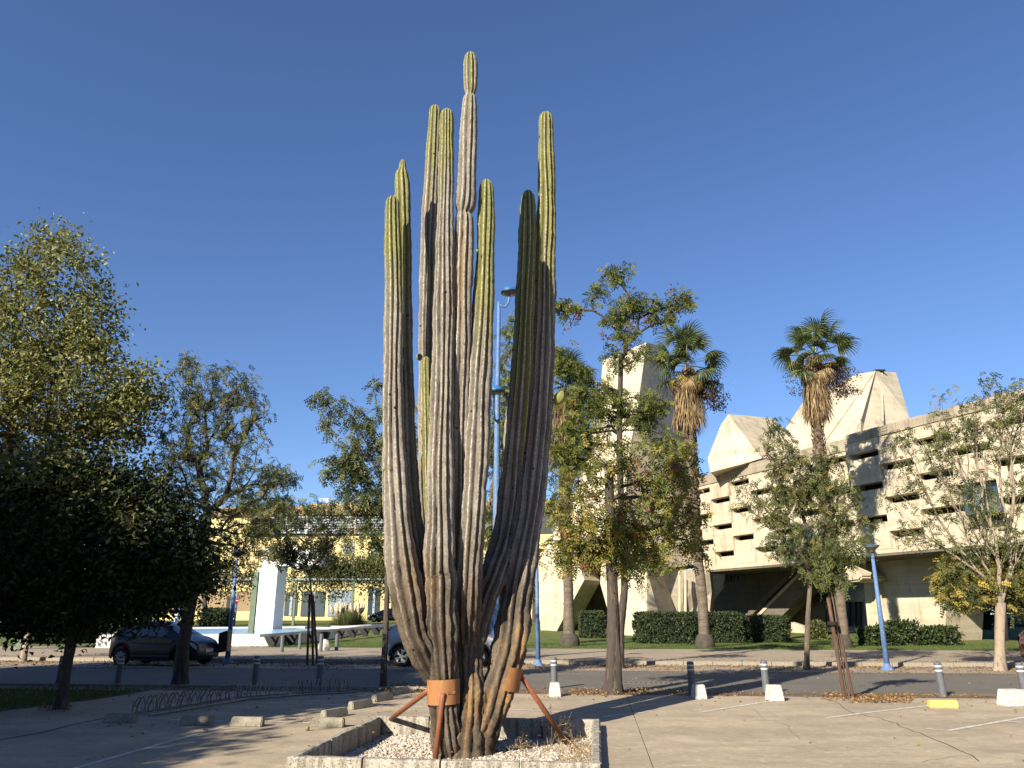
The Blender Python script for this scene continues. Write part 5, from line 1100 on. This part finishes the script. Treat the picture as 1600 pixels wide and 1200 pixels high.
# bicycle rack: two long racks of bent tube loops
def rack(lb, pts, n):
    a, b = G(*pts[0]), G(*pts[1]); d = (b-a); L = d.length; ang = math.atan2(d.y, d.x); r = thing('bike_rack', lb, 'bike rack', a, ang)
    lm_ = None
    for s in (.03, -.45): mb = MB(); mb.tube([(0, s, .03), (L, s, .03)], .02, 6); mb.build('base_rail', 'steel', r)
    for i in range(n):
        if lm_ is None:
            mb = MB()
            for off in (-.035, .035): mb.tube([(off, .03, .03), (off, .0, .15), (off, -.15, .29), (off*1.0, -.22, .32), (off, -.32, .25), (off, -.45, .05)], .011, 6)
            mb.tube([(-.035, .0, .15), (.035, .0, .15)], .009, 5); o = mb.build('wheel_loop', 'steel', r); lm_ = o.data
        else: o = link('wheel_loop', lm_, r)
        o.location = (L*(i+.5)/n, 0, 0); o.rotation_euler = (0, 0, R(-28))
rack('long bike rack of bent tube loops in the tree shade at left', ((200, 1119), (362, 1093)), 10)
rack('bike rack continuing towards the cactus, middle stretch', ((366, 1092.5), (452, 1086)), 6); rack('far end bike rack close to the slim dark trunk', ((462, 1085), (548, 1081)), 6)
tb = thing('ball', 'small yellow green ball lying on the lot left of the planter', 'ball', G(480, 1142)+Vector((0, 0, .035))); mb = MB(); mb.lathe([(.035*math.sin(PI*i/10)+.0004, -.035*math.cos(PI*i/10)) for i in range(11)], 16); mb.build('skin', 'fruit', tb, smooth=True)
br = thing('brick_scrap', 'reddish brick fragment beside the front kerb of the planter', 'brick', G(753, 1197)); mb = MB(); mb.box((0, 0, .012), (.16, .07, .04), .1); mb.build('brick', 'rust', br, bevel=.008)
dr_ = thing('drain_grate', 'iron drain grate set in the road right of the furrowed trunk', 'drain', G(1039, 1067.5, -.004), -A6)
for i in range(16): mb = MB(); mb.box((-1.0+i*.13, 0, 0), (.05, .32, .012)); mb.build('bar', 'frame_dark', dr_)
mb = MB(); mb.box((0, .18, 0), (2.15, .04, .014)); mb.box((0, -.18, 0), (2.15, .04, .014)); mb.build('frame', 'steel', dr_, kind='stuff')
for i, (b0, b1, w, lb) in enumerate((((1320, 1092), (1294, 934), 3.1, 'thick brown wooden stake leaning left on the leaf pile, sawn top'), ((1334, 1091), (1301, 932), 2.3, 'thinner wooden stake leaning beside the thick brown one'))):
    g = G(*b0); t = P(*b1, g.y+.1*i); s_ = thing('stake', lb, 'stake', g); mb = MB(); mb.tube([Vector((0, 0, -.1)), t-g], [w*px(1092, g.y)]*2, 10); mb.build('pole', 'stake_wood', s_)
    if i == 0: mb = MB(); mb.lathe([(.10, 0), (.11, .02), (.11, .06), (.10, .08)], 14, (t-g)*.72); mb.build('tie', 'black_strap', s_)
g = G(1327, 1091)
tree('dying_sapling', 'thin drooping sapling between the two brown stakes', 'tree', [(1327, 1091, 1.4), (1312, 1010, 1.3), (1302, 940, 1.2), (1298, 920, 1.1)], BL((1300, 880, 26, 40, 26), (1320, 850, 30, 30, 14), (1285, 900, 16, 20, 12)), g.y, 'leaf_young', 'bark', 'pinnate', .9, 4, (0, .8), .7, .14, twig=.004, bare=.1)

# ---------------------------------------------------------------- lamp posts
def lamp_low(lb, foot, top, rp, rt, leanY=0):
    g = G(*foot, 0); h = P(top[0], top[1], g.y+leanY); t = thing('street_lamp', lb, 'street lamp', g, group='short blue street lamps'); k = px(foot[1], g.y); d = h-g; L = d.length
    mb = MB(); mb.tube([(0, 0, 0), d*.93], [rp*k, rt*k], 10); mb.build('pole', 'blue_paint', t, smooth=True)
    mb = MB(); mb.lathe([(rp*k*2.3, 0), (rp*k*2.2, .03), (rp*k*1.2, .12), (rp*k, .2)], 14); mb.build('base', 'blue_paint', t)
    q = d.to_track_quat('Z', 'Y').to_matrix(); r = 12.5*k; mb = MB()
    mb.lathe([(r*.18, -r*.62), (r*.30, -r*.45), (r*.93, .0), (r*.93, .03)], 16, d*.985, q); mb.build('diffuser', 'lamp_glass', t, smooth=False)
    mb = MB(); mb.lathe([(r, .03), (r*1.02, .06), (r*.5, r*.30), (r*.16, r*.42), (.01, r*.5)], 16, d*.985, q); mb.build('cap', 'blue_cap', t)
    return t
lamp_low('short blue lamp leaning left on the far kerb at right', (1387, 1047), (1361, 852), 4.6, 2.6)
lamp_low('short blue lamp with a black litter bin on its post, at left', (355, 1036), (371, 862), 4.2, 2.4)
lamp_low('short blue lamp whose post stands just right of the cactus', (841, 1040), (838, 858), 3.8, 2.4)
g = G(772, 1036, 0); tl = thing('tall_lamp', 'tall blue lamp post with two dome lamps on curved arms, behind the cactus', 'street lamp', g); Yl = g.y
pth = [(772, 1036, 12), (773, 960, 9), (775, 880, 6.2), (777, 640, 4.2), (779, 520, 3), (779.5, 472, 2.6)]
pt = [P(u, v, Yl)-g for u, v, r in pth]; mb = MB(); mb.tube(pt, [r*px(v, Yl) for u, v, r in pth], 12); mb.build('pole', 'blue_paint', tl, smooth=True)
def head(u, v, r, arm, yy=0):
    c = P(u, v, Yl+yy)-g; k = px(v, Yl); r = r*k; mb = MB(); mb.lathe([(r, 0), (r*.99, r*.12), (r*.86, r*.42), (r*.55, r*.66), (r*.2, r*.76), (.01, r*.77)], 20, c); mb.build('hood', 'blue_cap', tl, smooth=True)
    mb = MB(); mb.lathe([(r*1.03, -.04), (r*1.03, .02)], 20, c); mb.build('rim', 'frame_dark', tl); mb = MB(); mb.lathe([(r*.9, -.045), (r*.6, -r*.22), (.02, -r*.25)], 16, c); mb.build('diffuser', 'lamp_glass', tl, smooth=True)
    mb = MB(); mb.tube([P(a, b, Yl+yy*(i/(len(arm)-1)))-g for i, (a, b) in enumerate(arm)], 1.8*k, 8); mb.build('arm', 'blue_paint', tl, smooth=True)
head(796, 457, 13, [(779, 474), (783, 478), (789, 480), (794, 474), (796, 464), (796.5, 456)])
head(775, 612, 13, [(778, 660), (773, 655), (771, 640), (771, 625), (772, 612)], -1.0)
bi = thing('litter_bin', 'black open litter bin hung on the left blue lamp post', 'bin', G(349, 1038, 0)); k = px(1000, bi.location.y)
q = lambda u, v: P(u, v, bi.location.y)-bi.location
mb = MB(); mb.prism([q(340, 1020), q(354, 1018), q(356, 988), q(341, 992)], (0, .4, 0)); mb.build('bucket', 'plastic_black', bi, bevel=.02)
mb = MB(); mb.prism([q(341, 992), q(356, 988), q(355, 985), q(343, 989)], (0, .42, 0)); mb.build('rim', 'frame_dark', bi)
sg = thing('road_sign', 'small round red and white sign on a blue post before the tan wall', 'sign', P(366.5, 971, 72)); k = px(940, 72)
mb = MB(); mb.tube([(0, 0, -.5), (.5*k, 0, 40*k)], .09, 8); mb.build('post', 'blue_paint', sg); M90 = Matrix.Rotation(R(90), 3, 'X')
mb = MB(); mb.lathe([(3.2*k, 0), (3.2*k, .05)], 16, (2*k, -.12, 31*k), M90); o = mb.build('disc', 'tail_red', sg); mb = MB(); mb.box((2*k, -.19, 31*k), (4*k, .02, 1.1*k)); mb.build('bar', 'plate', sg)

# ---------------------------------------------------------------- cars
def car(name, lb, paint, loc, rz, L, Wd, H, top, wheels, belt, doors, glassx, cap='hubcap', tail=True, group=None, plate=True, wr=.29, ncap=9, clad=None):
    """top: (x, z) side profile from tail (x=0) to nose (x=L); heading +x"""
    t = thing(name, lb, 'car', loc, rz); xs = sorted(set([round(L*i/56, 4) for i in range(57)])); tx, tz = zip(*top); hw = Wd/2
    NP = 9; vs = []; N = len(xs)
    def sec(x, out=0.0):
        f = min(x, L-x); w = hw*(1-.20*max(0, 1-f/.55)**2.2); zt_ = float(np.interp(x, tx, tz)); bl = min(float(np.interp(x, [0, L], belt)), zt_-.02)
        zb_ = .17+.10*max(0, 1-f/.35)
        for wx in wheels:
            dd = abs(x-wx)
            if dd < wr+.07: zb_ = max(zb_, wr+math.sqrt(max(0, (wr+.07)**2-dd*dd)))
        zb_ = min(zb_, bl-.12); up = zt_-bl; wtop = w*.97-min(.26, up*.42)
        mid = (zb_+bl)/2
        return [(w*.96+out, zb_), (w*.99+out, zb_+.06), (w+out, mid), (w*.985+out, bl-.03), (w*.955+out, bl), (wtop+out*.6, zt_-min(.05, up*.3)), (wtop*.90, zt_-.01+out*.5), (wtop*.5, zt_+.012+out), (0, zt_+.018+out)]
    for x in xs:
        s_ = sec(x); vs += [(x, -y, z) for y, z in s_]+[(x, y, z) for y, z in s_[:-1][::-1]]
    M_ = 2*NP-1; fs = [(i*M_+j, i*M_+j+1, (i+1)*M_+j+1, (i+1)*M_+j) for i in range(N-1) for j in range(M_-1)]
    fs += [tuple(range(M_-1, -1, -1)), tuple((N-1)*M_+j for j in range(M_))]
    vs = [(x-L/2, y, z) for x, y, z in vs]; mb = MB(); mb.add(vs, fs); body = mb.build('body', paint, t, smooth=True); bm_ = bmesh.new(); bm_.from_mesh(body.data); bmesh.ops.recalc_face_normals(bm_, faces=bm_.faces); bm_.to_mesh(body.data); bm_.free()
    mb = MB(); mb.box((0, 0, .30), (L*.9, Wd*.72, .22)); mb.build('underbody', 'rubber', t)
    def patch(nm, x0, x1, j0, j1, m, side, par=t, out=.007, a=0., b=1., k=10):   # skin patch over the side between section points
        vs_ = []
        for i in range(k+1):
            x = x0+(x1-x0)*i/k; s_ = sec(x, out)
            for q_ in (0, .5, 1):
                f = a+(b-a)*q_; p0_, p1_ = s_[j0], s_[j1]; vs_.append((x-L/2, side*(p0_[0]+(p1_[0]-p0_[0])*f), p0_[1]+(p1_[1]-p0_[1])*f))
        mb = MB(); mb.add(vs_, [(i*3+j, i*3+j+1, (i+1)*3+j+1, (i+1)*3+j) for i in range(k) for j in range(2)]); return mb.build(nm, m, par, smooth=True)
    for side in (-1, 1):
        for (a, b) in doors['win']: patch('window', a, b, 4, 5, 'car_glass', side, a=.08, b=.86)
        for (a, b) in doors['door']:
            d_ = patch('door', a+.01, b-.01, 1, 3, paint, side, out=.004, a=.12, b=1.0); mb = MB(); mb.box(((a+.16 if doors.get('hr', True) else b-.16)-L/2, side*(hw+.012), np.interp(a, [0, L], belt)-.13), (.15, .022, .025)); mb.build('handle', paint, d_, bevel=.006)
        patch('mirror_base', glassx['mirror'], glassx['mirror']+.06, 4, 5, paint, side, out=.01, a=.0, b=.12)
        mb = MB(); mb.box((glassx['mirror']-L/2+.05, side*(hw+.09), np.interp(glassx['mirror'], [0, L], belt)+.05), (.10, .17, .11)); mb.build('mirror', paint, t, bevel=.03)
        patch('sill', wheels[0]+wr+.1, wheels[1]-wr-.1, 0, 1, clad or 'plastic_black', side, out=.006)
        if clad:
            for wx in wheels:
                mb = MB(); ar = []; 
                for i in range(17): q_ = PI*i/16; ar.append((wx-L/2+math.cos(q_)*(wr+.075), side*(hw*.985), wr+math.sin(q_)*(wr+.075)))
                mb.tube(ar, .035, 6); mb.build('arch_trim', clad, t)
        for e, (nm, mm) in enumerate((('taillight', 'tail_red'), ('headlight', 'head_clear'))):
            x0, x1 = (0.02, .26) if e == 0 else (L-.42, L-.06); zr = doors.get('tz' if e == 0 else 'hz', (3, 4))
            patch(nm, x0, x1, 2, 3, mm, side, out=.010, a=.45, b=1.0, k=6)
        for wx in wheels:
            wv = thing('x', '', '', (0, 0, 0)); C.objects.unlink(wv); bpy.data.objects.remove(wv)
            mb = MB(); M9 = Matrix.Rotation(R(90), 3, 'X'); cx = (wx-L/2, side*(hw-.10), wr)
            mb.lathe([(wr*.66, -.095), (wr*.93, -.095), (wr, -.06), (wr, .06), (wr*.93, .095), (wr*.66, .095)], 30, cx, M9, False); tyre = mb.build('wheel', 'rubber', t, smooth=False)
            mb = MB(); mb.lathe([(wr*.66, -.05), (wr*.66, .05)], 24, cx, M9); mb.build('rim_back', 'rubber', tyre)
            yo = side*(hw-.10+.075)
            mb = MB()
            for s in range(ncap):
                q_ = 2*PI*s/ncap; q2 = q_+PI/ncap*.55; q0 = q_-PI/ncap*.55; r1, r2 = wr*.14, wr*.64
                mb.prism([(cx[0]+math.cos(a)*r, yo, wr+math.sin(a)*r) for a, r in ((q_-.28, r1), (q0, r2), (q2, r2), (q_+.28, r1))], (0, side*.014, 0))
            mb.lathe([(wr*.2, 0), (wr*.2, .02)], 14, (cx[0], yo+side*.0, wr), M9); mb.lathe([(wr*.70, -.012), (wr*.70, .012), (wr*.63, .012), (wr*.63, -.012)], 26, (cx[0], yo, wr), M9, False); mb.build('rim', cap, tyre, kind='stuff')
    def screen(nm, x0, x1, w0, w1, out=.012, k=8):
        vs_ = []
        for i in range(k+1):
            x = x0+(x1-x0)*i/k; s_ = sec(x, out); f = i/k
            for q_ in np.linspace(-1, 1, 9):
                yy = q_*(s_[6][0]*(w0+(w1-w0)*f)); zz = s_[6][1]+(s_[8][1]-s_[6][1])*(1-abs(q_))**.5 if abs(q_) < 1 else s_[6][1]
                vs_.append((x-L/2, yy, zz+.006))
        mb = MB(); mb.add(vs_, [(i*9+j, i*9+j+1, (i+1)*9+j+1, (i+1)*9+j) for i in range(k) for j in range(8)]); mb.build(nm, 'car_glass', t, smooth=True)
    screen('windscreen', *glassx['front'], 1.0, 1.0); screen('rear_window', *glassx['rear'], 1.0, 1.0)
    if plate:
        for xx, sg_ in ((-.008, -1), (L+.008, 1)):
            mb = MB(); mb.box((xx-L/2, 0, .50 if sg_ > 0 else .62), (.012, .46, .11)); mb.build('number_plate', 'plate', t)
    mb = MB(); mb.box((L/2-.02, 0, .34), (.03, Wd*.55, .12)); mb.build('grille', 'plastic_black', t, bevel=.01)
    return t
gR, gF = G(183, 1041, 0), G(271, 1041, 0); sc_ = (gF.x-gR.x)
g = (gR+gF)/2
hb = car('parked_car', 'small dark navy five door hatchback parked facing right in tree shade', 'car_navy', (0, 0, 0), 0, 3.42, 1.62, 1.46,
    [(0, .78), (.03, .96), (.12, 1.05), (.34, 1.30), (.60, 1.42), (1.2, 1.47), (1.75, 1.44), (2.15, 1.30), (2.55, 1.07), (2.72, .99), (3.0, .90), (3.25, .80), (3.38, .66), (3.42, .5)], (.56, 2.84), (.98, .90),
    dict(win=[(.52, 1.02), (1.08, 1.80), (1.84, 2.2)], door=[(.95, 1.62), (1.64, 2.45)]), dict(mirror=2.18, front=(1.84, 2.6), rear=(.1, .46)))
hb.location = (g.x+.28, g.y+.75, 0); hb.rotation_euler = (0, 0, -A6-R(4))
gs = G(628, 1042, 0)
cs_ = car('parked_car', 'silver crossover with black wheel arches and red tail lamps parked behind the cactus', 'car_silver', (0, 0, 0), 0, 4.2, 1.8, 1.56,
    [(0, .80), (.02, 1.0), (.15, 1.10), (.42, 1.36), (.80, 1.50), (1.5, 1.56), (2.1, 1.54), (2.6, 1.38), (3.0, 1.12), (3.2, 1.05), (3.7, .98), (4.0, .86), (4.15, .66), (4.2, .5)], (.72, 3.38), (1.05, .95),
    dict(win=[(.75, 1.15), (1.22, 2.0), (2.06, 2.7)], door=[(1.15, 1.95), (1.97, 2.9)]), dict(mirror=2.6, front=(2.2, 3.02), rear=(.1, .55)), cap='alloy', wr=.34, ncap=5, clad='plastic_black')
cs_.location = (gs.x-.72+2.1+.03, gs.y+.85, 0); cs_.rotation_euler = (0, 0, -A6)
rc = car('parked_car', 'bright red car cut off by the right edge beyond the street', 'car_red', (0, 0, 0), 0, 4.1, 1.75, 1.46,
    [(0, .70), (.02, .98), (.12, 1.05), (.40, 1.28), (.75, 1.42), (1.5, 1.46), (2.1, 1.42), (2.6, 1.26), (3.0, 1.0), (3.2, .95), (3.7, .88), (4.0, .76), (4.1, .5)], (.72, 3.3), (1.0, .9),
    dict(win=[(.7, 1.1), (1.18, 1.95), (2.0, 2.6)], door=[(1.1, 1.9), (1.92, 2.8)]), dict(mirror=2.55, front=(2.2, 2.98), rear=(.1, .5)), cap='alloy', wr=.32, ncap=7)
gr2 = G(1592, 1043, 0); rc.location = (gr2.x+2.05+1.15, gr2.y+.9, KZ*.0); rc.rotation_euler = (0, 0, -A6+R(3))
def simplecar(lb, u, v, Y, paint, rz):
    c = car('distant_car', lb, paint, (0, 0, 0), rz, 4.2, 1.75, 1.45, [(0, .70), (.02, .98), (.12, 1.05), (.50, 1.30), (.85, 1.42), (1.5, 1.46), (2.1, 1.42), (2.6, 1.26), (3.1, 1.0), (3.7, .88), (4.1, .76), (4.2, .5)], (.72, 3.4), (1.0, .9), dict(win=[(.7, 1.1), (1.18, 1.95), (2.0, 2.6)], door=[(1.1, 1.9), (1.92, 2.8)]), dict(mirror=2.55, front=(2.2, 3.0), rear=(.1, .5)), wr=.32)
    q_ = P(u, v, Y); c.location = q_
simplecar('black car far beyond the lawn, glimpsed left of the cactus', 606, 972.5, 86, 'car_black', R(170)); simplecar('black car far beyond the lawn right of the pampas grass, half hidden by the cactus', 668, 972, 86, 'car_black', R(175))
simplecar('dark blue parked car deep in shade at the far right edge', 1585, 985, 72, 'car_navy', R(185))
simplecar('dark car deep in shade behind the trunk at far right', 1536, 984, 80, 'car_black', R(185))
